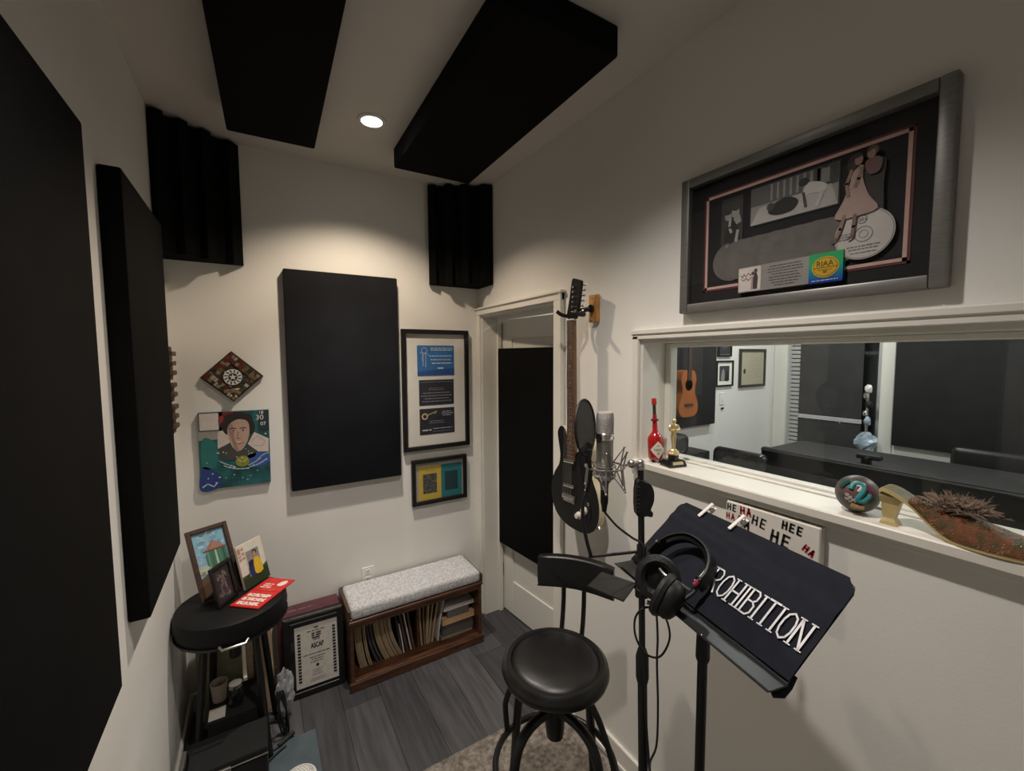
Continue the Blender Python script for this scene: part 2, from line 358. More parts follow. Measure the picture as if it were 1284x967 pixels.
trap((.955, YB-.002), (XR-.002, 2.372), 2.252, 'black ridged foam bass trap in the back right corner above the door')

r = T('recessed_light', 'round recessed ceiling light glowing between the two ceiling panels', 'ceiling light', (CAN[0], CAN[1], ZC))
Mc = Matrix.Translation((CAN[0], CAN[1], 0))
O('trim_ring', B().lathe([(.046, ZC-.001), (.046, ZC-.008), (.060, ZC-.006), (.063, ZC-.001)], Mc, 32), WHITEP, r)
O('lens', B().lathe([(0.0, ZC-.004), (.044, ZC-.004), (.0455, ZC-.001)], Mc, 32), emit('lamp_glow', (1, .93, .82), 9.), r)
r = T('recessed_light', 'round recessed ceiling light just over the camera', 'ceiling light', (CAN2[0], CAN2[1], ZC))
Mc = Matrix.Translation((CAN2[0], CAN2[1], 0))
O('trim_ring', B().lathe([(.046, ZC-.001), (.046, ZC-.008), (.060, ZC-.006), (.063, ZC-.001)], Mc, 32), WHITEP, r)
O('lens', B().lathe([(0.0, ZC-.004), (.044, ZC-.004), (.0455, ZC-.001)], Mc, 32), emit('lamp_glow_rear', (1, .93, .82), 4.), r)

# ================================================================== BACK WALL PICTURES
def FB(x, z, y=YB-.001): return fr((x, y, z), (1, 0, 0), (0, 0, 1))      # frame on the back wall, w = -y
def picture_frame(M, w, h, bw, d, m, parent, back=.012, name='frame'):    # border boxes, M at lower left outer corner
    b = B()
    b.bb((0, 0, 0), (bw, h, d), .002, M, seg=1).bb((w-bw, 0, 0), (w, h, d), .002, M, seg=1).bb((bw, 0, 0), (w-bw, bw, d), .002, M, seg=1).bb((bw, h-bw, 0), (w-bw, h, d), .002, M, seg=1)
    return O(name, b, m, parent)

# tall award frame with three certificates
M = FB(.768, 1.207); W_, H_ = .449, .764
r = T('award_frame', 'tall black frame with white mat and three certificates on the back wall', 'framed award', (.99, YB, 1.207))
picture_frame(M, W_, H_, .027, .028, BLACKFRAME, r)
O('mat_board', B().bb((.025, .025, .001), (W_-.025, H_-.025, .010), M=M), MATBOARD, r)
GREY = (.42, .44, .47); INK = (.014, .015, .02); NAVY = (.014, .016, .028)
O('certificate', B().bb((.100, .474, .010), (.348, .665, .012), M=M), pc(.025, .16, .42), r, 'blue certificate')
a = Art(M @ Matrix.Translation((0, 0, .0122)))
LB = (.55, .66, .80)
a.poly([(.1, .474), (.348, .474), (.348, .52), (.1, .50)], (.015, .08, .30), 1)
a.ring(.146, .633, .016, .019, LB, 2).stroke([(.120, .622), (.135, .610), (.160, .615), (.172, .606)], .003, LB, 2).stroke([(.139, .61), (.137, .535)], .003, LB, 2).stroke([(.156, .61), (.154, .53)], .003, LB, 2).stroke([(.133, .605), (.13, .58), (.137, .56)], .0025, LB, 2)
a.lines(.185, .340, .648, 2, .012, .006, LB, 2, .15, 3).lines(.175, .335, .598, 2, .024, .006, LB, 2, .2, 4).lines(.19, .338, .552, 1, .02, .006, (.75, .8, .88), 2, .1, 5).lines(.235, .275, .52, 1, .02, .008, (.75, .8, .88), 2, .0, 6)
a.done('print', r, 'light lettering on the blue certificate')
O('certificate', B().bb((.108, .284, .010), (.343, .446, .012), M=M), pc(*NAVY), r, 'dark certificate with grey lines of print')
a = Art(M @ Matrix.Translation((0, 0, .0122)))
a.lines(.116, .335, .432, 1, .02, .005, (.16, .16, .18), 2, 0, 3).lines(.17, .275, .392, 2, .010, .004, (.2, .2, .22), 2, .1, 7).lines(.118, .335, .362, 4, .018, .005, (.28, .28, .31), 2, .3, 9).done('print', r)
O('certificate', B().bb((.108, .096, .010), (.345, .262, .012), M=M), pc(*NAVY), r, 'dark certificate with a gold key emblem')
a = Art(M @ Matrix.Translation((0, 0, .0122))); KG = (.62, .50, .26)
a.ring(.142, .213, .012, .021, KG, 2).stroke([(.160, .220), (.222, .243)], .005, KG, 2).stroke([(.205, .238), (.209, .226)], .004, KG, 2).stroke([(.215, .241), (.219, .231)], .004, KG, 2)
a.lines(.255, .335, .238, 3, .012, .005, GREY, 2, .3, 12).lines(.17, .275, .180, 2, .012, .004, (.25, .26, .3), 2, .2, 13).lines(.125, .185, .124, 1, .012, .009, (.55, .55, .56), 2, .0, 14).lines(.19, .335, .131, 1, .012, .005, GREY, 2, .1, 15).lines(.19, .335, .112, 1, .012, .004, (.2, .21, .24), 2, .2, 16).done('print', r)
O('glass_pane', B().bb((.026, .026, .016), (W_-.026, H_-.026, .018), M=M), PANE, r)

# small double print
M = FB(.815, .850); W_, H_ = .378, .296
r = T('picture_frame', 'small black frame with a yellow and a teal print below the tall award frame', 'framed picture', (1.0, YB, .85))
picture_frame(M, W_, H_, .024, .026, BLACKFRAME, r)
O('mat_board', B().bb((.022, .022, .001), (W_-.022, H_-.022, .009), M=M), mat('grey_mat_board', (.42, .40, .36), .8, noise=.03), r)
O('print', B().bb((.046, .026, .009), (.198, .246, .0105), M=M), pc(.66, .47, .07), r, 'yellow print with a dark woodcut picture')
O('print', B().bb((.200, .026, .009), (.346, .246, .0105), M=M), pc(.02, .20, .22), r, 'teal print with a dark picture')
a = Art(M @ Matrix.Translation((0, 0, .0107)))
a.rect(.075, .068, .168, .195, (.05, .055, .055)).rect(.225, .068, .315, .195, (.012, .05, .06))
rg = random.Random(4)
for i in range(70):
    x, y = .08+rg.random()*.083, .073+rg.random()*.117; a.stroke([(x, y), (x+(rg.random()-.5)*.02, y+(rg.random()-.5)*.02)], .002, (.30, .29, .24), 2)
for i in range(40):
    x, y = .23+rg.random()*.08, .073+rg.random()*.117; a.stroke([(x, y), (x+(rg.random()-.5)*.02, y+(rg.random()-.5)*.02)], .002, (.02, .11, .12), 2)
a.lines(.09, .155, .218, 1, .01, .005, (.45, .33, .06), 2, 0, 3).lines(.24, .30, .218, 1, .01, .005, (.02, .10, .12), 2, 0, 3).done('artwork', r)
O('glass_pane', B().bb((.023, .023, .014), (W_-.023, H_-.023, .016), M=M), PANE, r)

# diamond-shaped ornament
r = T('wall_ornament', 'diamond shaped mosaic board of small coloured pieces round a white star medallion', 'wall ornament', (-.1, YB, 1.575))
dc = (-.102, 1.705); M = fr((dc[0], YB-.001, dc[1]), (1, 0, 0), (0, 0, 1))
O('board', B().prism([(0, .130), (.136, .0), (0, -.128), (-.134, .0)], 0, .018, M), mat('dark_collage_board', (.045, .028, .022), .5, noise=.5, nscale=60), r)
D2 = M @ Matrix.Translation((0, 0, .018)) @ Matrix.Rotation(radians(45), 4, 'Z')
pal = [(.13, .10, .045), (.13, .022, .014), (.022, .028, .035), (.22, .19, .14), (.05, .034, .02), (.075, .022, .015), (.38, .35, .30), (.025, .045, .05), (.09, .065, .03)]
rg = random.Random(11); hs = .089
for side in range(4):
    Rm = D2 @ Matrix.Rotation(side*pi/2, 4, 'Z')
    for row in range(2):
        x = -hs+.004+row*.012
        while x < hs-.012-row*.012:
            w_ = .009+rg.random()*.011; y0 = hs-.013-row*.016
            O('mosaic_piece', B().bb((x, y0-.012+rg.random()*.002, 0), (min(x+w_, hs-.003), y0+.008, .003+rg.random()*.004), M=Rm), pc(*pal[(side*3+rg.randrange(4)) % 9 if rg.random() < .7 else rg.randrange(9)], .4), r)
            x += w_+.0025
for i in range(14):
    x, y = (rg.random()-.5)*.09, (rg.random()-.5)*.09
    if abs(x) > .036 or abs(y) > .036: O('mosaic_piece', B().lathe([(.005, 0), (.004, .004), (0, .006)], D2 @ Matrix.Translation((x, y, 0)), 8), pc(*pal[rg.randrange(9)], .35), r)
b = Art(M @ Matrix.Translation((.002, -.002, .0225)))
O('medallion', B().lathe([(.043, 0), (.043, .0035), (.041, .0045)], M @ Matrix.Translation((.002, -.002, .018)), 28), pc(.02, .02, .025), r, 'round black and white medallion with a star')
WH = (.70, .68, .64); b.M = M @ Matrix.Translation((.002, -.002, .0226)); b.ring(0, 0, .020, .040, WH, 1)
for i in range(12):
    t = 2*pi*i/12+.2; b.stroke([(.025*cos(t), .025*sin(t)), (.035*cos(t+.1), .035*sin(t+.1))], .006, (.03, .03, .04), 2)
b.poly([((.017 if i % 2 == 0 else .007)*cos(pi/2+i*pi/5), (.017 if i % 2 == 0 else .007)*sin(pi/2+i*pi/5)) for i in range(10)], WH, 2).done('star', r)
O('charm', B().bb((-.040, -.082, .018), (.038, -.062, .024), .002, M, seg=1).ball((-.012, -.10, .024), .010, M).ball((.010, -.104, .024), .009, M).ball((.0, -.113, .022), .008, M), mat('aged_brass', (.30, .23, .13), .4, .6, noise=.3, nscale=60), r)

# collage canvas
r = T('collage_canvas', 'square collage canvas with a face, teal water and white numbers on the back wall', 'painting', (-.1, YB, 1.135))
Mq = fr((-.258, YB-.001, 1.142), (1, -.0, -.012), (.028, 0, 1)); M = Mq; cw, ch = .304, .388
O('canvas', B().bb((0, 0, 0), (cw, ch, .020), .002, M, seg=1), mat('teal_canvas', (.012, .095, .105), .55, noise=.45, nscale=18), r)
a = Art(M @ Matrix.Translation((0, 0, .0204))); TE = (.015, .12, .125); SK = (.46, .31, .25)
a.rect(0, .25, .10, ch, (.30, .28, .26), 1).rect(.005, .30, .085, .385, (.62, .56, .53), 2).stroke([(.004, .296), (.086, .296), (.086, .386), (.004, .386), (.004, .296)], .003, INK, 3)
a.rect(.085, .29, .16, ch, (.16, .015, .018), 1).poly([(.075, .20), (.13, .23), (.125, .30), (.08, .29)], (.58, .50, .46), 2)
a.ell(.095, .34, .012, .03, (.30, .03, .03), 2).ell(.11, .31, .014, .02, (.26, .02, .03), 2)
a.poly(smooth2([(.098, .300), (.090, .325), (.104, .345), (.112, .368), (.140, .378), (.165, .386), (.195, .376), (.222, .368), (.232, .335), (.240, .30), (.226, .262), (.212, .27), (.16, .30), (.118, .272)]), (.018, .014, .013), 3)
a.poly(smooth2([(.122, .31), (.16, .345), (.205, .335), (.215, .285), (.203, .225), (.175, .185), (.145, .195), (.125, .245)]), SK, 4)
a.poly(smooth2([(.122, .31), (.135, .25), (.15, .19), (.165, .183), (.15, .24), (.142, .32)]), (.31, .19, .15), 5)
for ex in (.145, .187):
    a.ell(ex, .290, .0095, .0036, (.52, .44, .39), 6).ell(ex, .290, .0040, .0036, (.02, .015, .012), 7).stroke([(ex-.013, .299), (ex, .303), (ex+.012, .300)], .004, (.05, .03, .025), 6)
a.stroke([(.166, .28), (.160, .250), (.173, .246)], .004, (.30, .17, .13), 6).ell(.168, .226, .018, .0065, (.33, .10, .085), 6).ell(.168, .228, .014, .0035, (.66, .58, .52), 7)
a.poly(smooth2([(.08, .20), (.12, .215), (.145, .19), (.19, .185), (.215, .20), (.24, .17), (.22, .14), (.10, .145)]), (.055, .055, .05), 3)
a.poly([(.205, .215), (.235, .275), (.30, .235), (.298, .165), (.25, .17)], (.60, .52, .48), 2)
for q in ([(.22, .225), (.25, .255), (.28, .225)], [(.235, .205), (.27, .20), (.285, .225)]): a.stroke(q, .0025, (.38, .30, .28), 3)
a.poly(smooth2([(.15, .13), (.17, .155), (.20, .15), (.21, .12), (.19, .10), (.16, .105)]), (.22, .24, .03), 4).stroke([(.16, .14), (.18, .12), (.20, .14)], .006, (.45, .45, .12), 5)
a.poly(smooth2([(.20, .15), (.25, .165), (.298, .15), (.298, .11), (.25, .09), (.205, .10)]), (.03, .09, .34), 3)
for q in ([(.205, .105), (.24, .12), (.27, .15), (.295, .155)], [(.21, .095), (.25, .105), (.29, .13)], [(.10, .115), (.15, .092), (.21, .09)], [(.08, .14), (.11, .12), (.15, .10)]): a.stroke(smooth2(q, 4)[:len(q)*4-4], .006, (.50, .60, .68), 4)
a.poly(smooth2([(.0, .0), (.07, .0), (.09, .05), (.05, .10), (.01, .11)]), (.02, .045, .20), 2).stroke([(.01, .015), (.03, .03), (.055, .012), (.07, .03)], .006, (.45, .52, .66), 3)
a.poly(smooth2([(.01, .12), (.06, .11), (.08, .20), (.04, .26), (.01, .24)]), (.02, .16, .15), 2)
rg = random.Random(5)
for i in range(26): a.ell(.03+rg.random()*.24, .02+rg.random()*.17, .0022+rg.random()*.002, .002+rg.random()*.002, (.6, .66, .66), 6, n=8)
a.rect(.255, .28, cw, ch, (.015, .03, .045), 2)
for t, x, y, h in (('30', .262, .338, .026), ('07', .277, .308, .018), ('18', .270, .368, .016)): a.text(t, x, y, h, (.74, .74, .70), 4)
a.ell(.286, .262, .004, .004, (.7, .7, .66), 4, n=10).done('painting', r)

# carved ornament on the left wall, mostly hidden by the panel
r = T('carved_ornament', 'narrow dark brown carved ornament on the left wall behind the panel', 'wall ornament', (-.335, 2.47, 1.45))
CB = mat('carved_brown', (.085, .045, .028), .55, noise=.5, nscale=50)
for z0, z1, dy in ((1.70, 1.875, .036), (1.60, 1.69, .018), (1.455, 1.59, .022)):
    b = B()
    for k in range(int((z1-z0)/.022)): b.box((XL+.012+.006*(k % 2), 2.465+.004*(k % 3), z0+.011+k*.022), (.024+.012*(k % 2), .075+dy*(k % 2), .0215), bev=.003, seg=1)
    O('carved_block', b, CB, r)

# outlet
r = T('wall_outlet', 'white double power outlet on the back wall above the bench', 'outlet', (.53, YB, .412))
M = FB(.496, .412)
O('cover_plate', B().bb((0, 0, 0), (.074, .118, .006), .002, M, seg=1), WHITEP, r)
for zz in (.028, .074):
    o = O('socket', B().bb((.021, zz, .006), (.053, zz+.030, .009), .003, M, seg=1), WHITEP, r)
    O('slot', B().bb((.030, zz+.012, .009), (.033, zz+.023, .0096), M=M).bb((.041, zz+.012, .009), (.044, zz+.023, .0096), M=M).bb((.035, zz+.004, .009), (.039, zz+.008, .0096), M=M), BLACKM, o)

# ================================================================== BENCH WITH MAGAZINES
bx0, bx1, by0, by1 = .372, 1.160, 2.30, 2.575
BK = mat('bench_walnut', (.115, .048, .024), .38, col2=(.05, .02, .010), nscale=7, stretch=(1.2, 9, 9), bump=.05, bscale=60)
r = T('storage_bench', 'brown wooden storage bench with a speckled grey cushion and open shelf against the back wall', 'bench', ((bx0+bx1)/2, (by0+by1)/2, 0))
O('side_panel', B().bb((bx0, by0, .0), (bx0+.020, by1, .40), .003, seg=1), BK, r)
O('side_panel', B().bb((bx1-.020, by0, .0), (bx1, by1, .40), .003, seg=1), BK, r)
O('back_panel', B().bb((bx0+.02, by1-.010, .02), (bx1-.02, by1, .385)), BK, r)
O('shelf_board', B().bb((bx0+.02, by0, .034), (bx1-.02, by1-.010, .052), .002, seg=1), BK, r)
O('plinth', B().bb((bx0-.006, by0-.014, 0), (bx1+.006, by0-.001, .040), .004, seg=1).bb((bx0-.010, by0-.016, .034), (bx1+.010, by0-.001, .050), .005, seg=2), BK, r)
O('divider', B().bb((.762, by0+.07, .052), (.776, by1-.01, .365)), BK, r)
O('top_rail', B().bb((bx0+.02, by0, .345), (bx1-.02, by0+.016, .372)), BK, r)
O('top_board', B().bb((bx0-.006, by0-.010, .372), (bx1+.006, by1+.004, .392), .004, seg=1), BK, r)
O('lip', B().bb((bx0-.008, by0-.004, .392), (bx0+.006, by1+.004, .452), .003, seg=1), BK, r)
O('lip', B().bb((bx1-.006, by0-.004, .392), (bx1+.008, by1+.004, .440), .003, seg=1), BK, r)
O('lip', B().bb((bx0+.006, by1-.006, .392), (bx1-.006, by1+.006, .452), .003, seg=1), BK, r)
cu = B().box(((bx0+bx1)/2, (by0+by1)/2-.006, .428), (bx1-bx0-.016, by1-by0+.004, .070), bev=.020, seg=4)
CUSH = mat('speckled_grey_fabric', (.70, .70, .71), .9, col2=(.40, .40, .42), nscale=120, bump=.5, bscale=420)
O('cushion', cu, CUSH, r)

def slumped(name, x0, th, ht, lean, splay, colr, label, cat='magazine', grp='magazines standing in the bench shelf', y0=2.388, dep=.165, pages=0):
    # a limp magazine or folder: stands on the shelf, sags sideways at its foot
    n = 8; L = []; R_ = []
    for i in range(n+1):
        t = i/n; x = x0 + lean*t + splay*(1-t)**2.2
        L.append((x, .0525+(ht+.035)*t)); R_.append((x+th, .0525+(ht+.035)*t))
    M = Matrix(((1, 0, 0, 0), (0, 0, 1, 0), (0, 1, 0, 0), (0, 0, 0, 1)))
    if not pages:
        return O(name, B().prism(L+R_[::-1], y0, y0+dep, M), pc(*colr, .75), None, label, cat, grp)
    r = T(name, label, cat, (x0+th/2+splay/2, y0+dep/2, .0525), grp)
    O('spine_cover', B().prism(L+[(a+th, b) for a, b in L][::-1], y0+.005, y0+dep, M), pc(*colr, .7), r)
    for j in range(pages):
        e = th*.9/pages; k = [(a+th*.05+e*j+.0004+.004*(1-b/.35)*((j % 3)-1)*.6, b) for a, b in L]
        O('page_block', B().prism(k+[(a+e*.72, b) for a, b in k][::-1], y0-.003-.003*(j % 2), y0+dep-.01, M), pc(.40+.05*(j % 3), .30+.04*(j % 3), .19+.03*(j % 3), .8), r)
    return r
TAN = (.34, .25, .15); DKG = (.045, .04, .042); WHT = (.60, .55, .47); BRN = (.20, .13, .075)
slumped('magazine', .403, .040, .252, .004, .034, TAN, 'thick tan fanned magazine at the left end of the bench shelf', pages=5)
slumped('magazine', .447, .017, .255, .006, .040, BRN, 'brown limp magazine second from the left end of the bench shelf', pages=2)
slumped('folder', .470, .014, .250, .002, .058, DKG, 'dark grey folder, left of the two dark folders in the bench shelf', 'folder')
slumped('folder', .487, .012, .246, .004, .064, (.07, .06, .055), 'charcoal folder, right of the two dark folders in the bench shelf', 'folder')
slumped('magazine', .505, .032, .258, .006, .068, TAN, 'thick tan magazine directly right of the dark folders', pages=4)
slumped('magazine', .541, .022, .256, .004, .068, (.38, .29, .19), 'tan magazine left of the slender brown one in the bench shelf', pages=3)
slumped('magazine', .567, .014, .252, .003, .070, BRN, 'slender brown magazine in the middle of the left bench bay', pages=2)
slumped('magazine', .586, .020, .248, .002, .070, (.33, .26, .18), 'pale tan magazine before the leaning dark ones in the left bench bay', pages=3)
slumped('magazine', .672, .008, .240, -.040, -.005, DKG, 'dark thin magazine leaning left in the left bench bay')
slumped('magazine', .684, .007, .150, -.030, -.004, WHT, 'short white booklet leaning left among dark magazines', y0=2.380)
slumped('magazine', .700, .013, .245, -.050, .0, (.055, .045, .05), 'thicker dark magazine leaning left beside the white booklet')
slumped('magazine', .722, .008, .250, -.045, .004, WHT, 'white edged magazine leaning left near the bench divider')
slumped('magazine', .737, .012, .250, -.038, .004, (.10, .055, .04), 'dark brown magazine leaning against the bench divider')
slumped('magazine', .781, .012, .255, .000, .010, (.30, .18, .09), 'orange brown magazine just right of the bench divider', pages=1)
slumped('magazine', .797, .010, .258, .010, .012, (.17, .11, .07), 'brown magazine second right of the bench divider')
slumped('magazine', .811, .014, .260, .028, .010, TAN, 'tan magazine third right of the bench divider', pages=2)
slumped('magazine', .829, .012, .262, .045, .008, BRN, 'brown curved magazine fourth right of the bench divider', pages=1)
slumped('magazine', .845, .016, .262, .062, .010, (.15, .10, .07), 'dark brown curved magazine beside the white curved one', pages=1)
slumped('magazine', .869, .008, .235, .070, .022, (.62, .58, .54), 'white curved magazine bowing over the stacked books', y0=2.375)
zz = .0525
for nm, x0, x1, h, c, lb in (('book', .912, 1.125, .016, (.22, .19, .16), 'thin grey brown book lying lowest in the right bench bay'),
                             ('book', .918, 1.130, .040, (.075, .065, .055), 'thick dark book lying in the right bench bay'),
                             ('book', .925, 1.120, .016, (.04, .035, .035), 'thin black book lying under the tan folder'),
                             ('folder', .922, 1.138, .034, (.48, .30, .15), 'tan folder of papers lying in the right bench bay'),
                             ('book', .955, 1.100, .040, (.10, .085, .09), 'dark mottled book under the white paper stack'),
                             ('paper_stack', .930, 1.136, .022, (.66, .63, .60), 'white paper stack lying topmost in the right bench bay')):
    tilt = .012 if nm != 'book' else .004
    h *= 1.2; M = Matrix.Translation((x0, 2.365, zz)) @ Matrix.Rotation(-0.0, 4, 'Y')
    w_ = x1-x0
    q = T(nm, lb, 'papers' if nm == 'paper_stack' else nm, (x0+w_/2, 2.46, zz), 'books and papers lying in the bench')
    O('cover', B().bb((0, 0, 0), (w_, .2, .003), .001, M, seg=1).bb((0, 0, h-.003), (w_, .2, h), .001, M, seg=1).bb((w_-.004, 0, .003), (w_, .2, h-.003), M=M), pc(*c, .7), q)
    O('page_block', B().bb((.003, .003, .003), (w_-.004, .197, h-.003), M=M), pc(*(min(1, x*1.25+.02) for x in c), .8), q)
    zz += h

# ================================================================== LEANING AWARD AND BURGUNDY CASE
O('burgundy_case', B().bb((.042, 2.462, .0), (.352, 2.572, .428), .006, seg=2), mat('burgundy_vinyl', (.085, .022, .030), .42, noise=.15, nscale=20), None, 'dark burgundy case standing behind the leaning award', 'case')
b = Art(fr((.042, 2.462, .4284), (1, 0, 0), (0, 1, 0))); b.lines(.05, .17, .045, 1, .02, .012, (.18, .10, .11), 1, .1, 3).done('print', bpy.data.objects['burgundy_case'])
M = fr((.066, 2.418, .002), (1, -.02, 0), (.02, .085, 1)); W_, H_ = .292, .428
r = T('framed_award', 'black framed certificate with piano key borders leaning on the burgundy case', 'framed award', (.2, 2.43, 0))
picture_frame(M, W_, H_, .030, .026, BLACKFRAME, r)
O('inner_moulding', B().bb((.028, .028, .0), (W_-.028, H_-.028, .014), M=M), BLACKFRAME, r)
O('moulding_edge', B().bb((.032, H_-.034, .014), (W_-.03, H_-.030, .0275), M=M).bb((.010, H_-.010, .024), (W_-.006, H_-.006, .0268), M=M), NICKEL, r)
O('certificate', B().bb((.052, .042, .014), (W_-.030, .366, .0155), M=M), pc(.70, .66, .60), r)
a = Art(M @ Matrix.Translation((0, 0, .0157)))
for x0 in (.064, .236):
    for i in range(16): a.rect(x0, .071+i*.0165, x0+.015, .083+i*.0165, INK, 1)
mx = .157; GI = (.10, .10, .10)
a.ell(mx, .345, .012, .005, GI, 1).lines(mx-.045, mx+.045, .330, 1, .01, .005, GI, 2, 0, 3)
a.lines(mx-.024, mx+.024, .315, 3, .012, .008, (.04, .04, .04), 2, .1, 4).lines(mx-.016, mx+.016, .280, 1, .01, .004, GI, 2, 0, 5)
[a.text('ASCAP', mx+.002+dx_, .238+dy_, .026, INK, 2, w=.062) for dx_ in (-.0008, .0008) for dy_ in (-.0005, .0005)]; a.lines(mx-.068, mx+.066, .208, 1, .01, .0045, (.08, .08, .08), 2, 0, 6)
a.lines(mx-.04, mx+.04, .190, 3, .013, .004, GI, 2, .3, 8).ell(mx, .143, .008, .008, INK, 2).lines(mx-.03, mx+.03, .120, 3, .012, .003, (.2, .2, .2), 2, .3, 9).lines(mx-.04, mx+.04, .075, 2, .010, .003, (.2, .2, .2), 2, .3, 11)
a.done('print', r)
O('glass_pane', B().bb((.031, .031, .018), (W_-.031, H_-.031, .020), M=M), PANE, r)

# ================================================================== SIDE STOOL WITH FRAMES
sx, sy, sz = -.132, 2.245, .708
r = T('side_stool', 'black padded stool used as a side table in the back left corner', 'stool', (sx, sy, 0))
O('seat', B().lathe([(.0, sz-.100), (.195, sz-.100), (.212, sz-.092), (.219, sz-.05), (.214, sz-.008), (.20, sz), (.0, sz)], Matrix.Translation((sx, sy, 0)), 40), mat('matte_black_vinyl', (.0035, .0035, .004), .6, noise=.2, nscale=14, bump=.1, bscale=260, spec=.25), r)
O('seat_rim', B().lathe([(.214, sz-.104), (.219, sz-.098), (.219, sz-.090), (.212, sz-.092)], Matrix.Translation((sx, sy, 0)), 40), BLACKP, r)
for k in range(4):
    t = radians(38+90*k)
    O('leg', B().tube([(sx+.13*cos(t), sy+.13*sin(t), sz-.10), (sx+.19*cos(t), sy+.19*sin(t), .006)], .015, 10), BLACKP, r)
O('column', B().tube([(sx, sy, sz-.10), (sx, sy, .44)], .024, 12), BLACKP, r)
O('handle', B().tube([(sx-.04, sy-.215, sz-.085), (sx-.03, sy-.236, sz-.09), (sx+.05, sy-.232, sz-.09), (sx+.06, sy-.212, sz-.085)], .006, 8), NICKEL, r, 'grey metal handle under the seat edge')
# tower painting (leans on the wall behind)
def standing_frame(name, label, ll, ud, up, w, h, bw, dep, fm, art, pr_rect=None, matm=None):
    M = fr(ll, ud, up)
    r = T(name, label, 'framed picture', ll)
    picture_frame(M, w, h, bw, dep, fm, r)
    O('backing', B().bb((bw*.6, bw*.6, -.002), (w-bw*.6, h-bw*.6, .003), M=M), BLACKM, r)
    O('easel_back', B().prism([(w*.4, h*.75), (w*.6, h*.75), (w*.66, .004), (w*.34, .004)], -.006, -.003, M), BLACKM, r)
    a = Art(M @ Matrix.Translation((0, 0, .0034))); art(a, w, h, bw); a.done('picture', r)
    return r, M
def art_tower(a, w, h, bw):
    x0, x1, y0, y1 = bw*.9, w-bw*.9, bw*.9, h-bw*.9
    a.rect(x0, y0, x1, y1, (.22, .40, .52), 0)
    rg = random.Random(3)
    for i in range(34): a.ell(x0+.012+rg.random()*(x1-x0-.03), y1-.01-rg.random()*.14, .006+rg.random()*.012, .004+rg.random()*.008, [(.13, .33, .50), (.42, .56, .62), (.30, .47, .58)][i % 3], 1, n=10)
    a.poly([(x0, y0), (x1, y0), (x1, y0+.09), (w*.7, y0+.13), (x0, y0+.08)], (.10, .055, .03), 2)
    a.poly([(w*.36, y0+.05), (w*.34, h*.60), (w*.42, h*.66), (w*.84, h*.66), (w*.86, h*.60), (w*.90, y0+.05)], (.05, .16, .10), 3)
    for k, c in enumerate([(.10, .26, .17), (.04, .12, .09), (.40, .46, .36), (.06, .20, .14), (.025, .08, .06)]): a.poly([(w*(.38+k*.095), y0+.05), (w*(.39+k*.092), h*.655), (w*(.43+k*.092), h*.655), (w*(.44+k*.095), y0+.05)], c, 4)
    a.poly([(w*.32, h*.655), (w*.58, h*.80), (w*.86, h*.655)], (.34, .17, .12), 5).stroke([(w*.32, h*.655), (w*.86, h*.655)], .006, (.14, .06, .04), 6).stroke([(w*.42, h*.655), (w*.58, h*.79)], .003, (.20, .09, .07), 6)
    for i in range(9): t = .2+i*.3; a.stroke([(x0+.02, h*.36), (x0+.02+.036*cos(t), h*.36+.036*sin(t))], .006, (.52, .54, .40), 6)
FW = mat('dark_brown_frame', (.060, .030, .018), .4, noise=.3, nscale=20, stretch=(1, 1, 6))
standing_frame('picture_frame', 'large brown framed painting of a green tower on the side stool', (-.248, 2.262, .710), (0.884, 0.468, 0), (-0.195, 0.368, 0.909), .170, .322, .018, .018, FW, art_tower)
def art_dark(a, w, h, bw):
    a.rect(bw*.9, bw*.9, w-bw*.9, h-bw*.9, (.02, .018, .018), 0)
    rg = random.Random(8)
    for i in range(30): a.ell(w*.25+rg.random()*w*.5, h*.18+rg.random()*h*.6, .003+rg.random()*.006, .004+rg.random()*.012, [(.10, .085, .08), (.05, .045, .05), (.15, .12, .11), (.07, .02, .03)][i % 4], 1, rg.random()*3, 8)
    for i in range(4): a.ell(w*(.32+.12*i), h*(.66+.03*(i % 2)), .007, .009, (.17, .12, .10), 2, n=10)
    a.stroke([(w*.36, h*.2), (w*.40, h*.5)], .003, (.22, .2, .19), 2).stroke([(w*.62, h*.3), (w*.60, h*.6)], .003, (.26, .24, .23), 2)
standing_frame('picture_frame', 'small black framed dark photo in front of the tower painting', (-.184, 2.172, .710), (0.539, 0.842, 0), (-0.168, 0.107, 0.98), .124, .179, .014, .012, BLACKFRAME, art_dark)
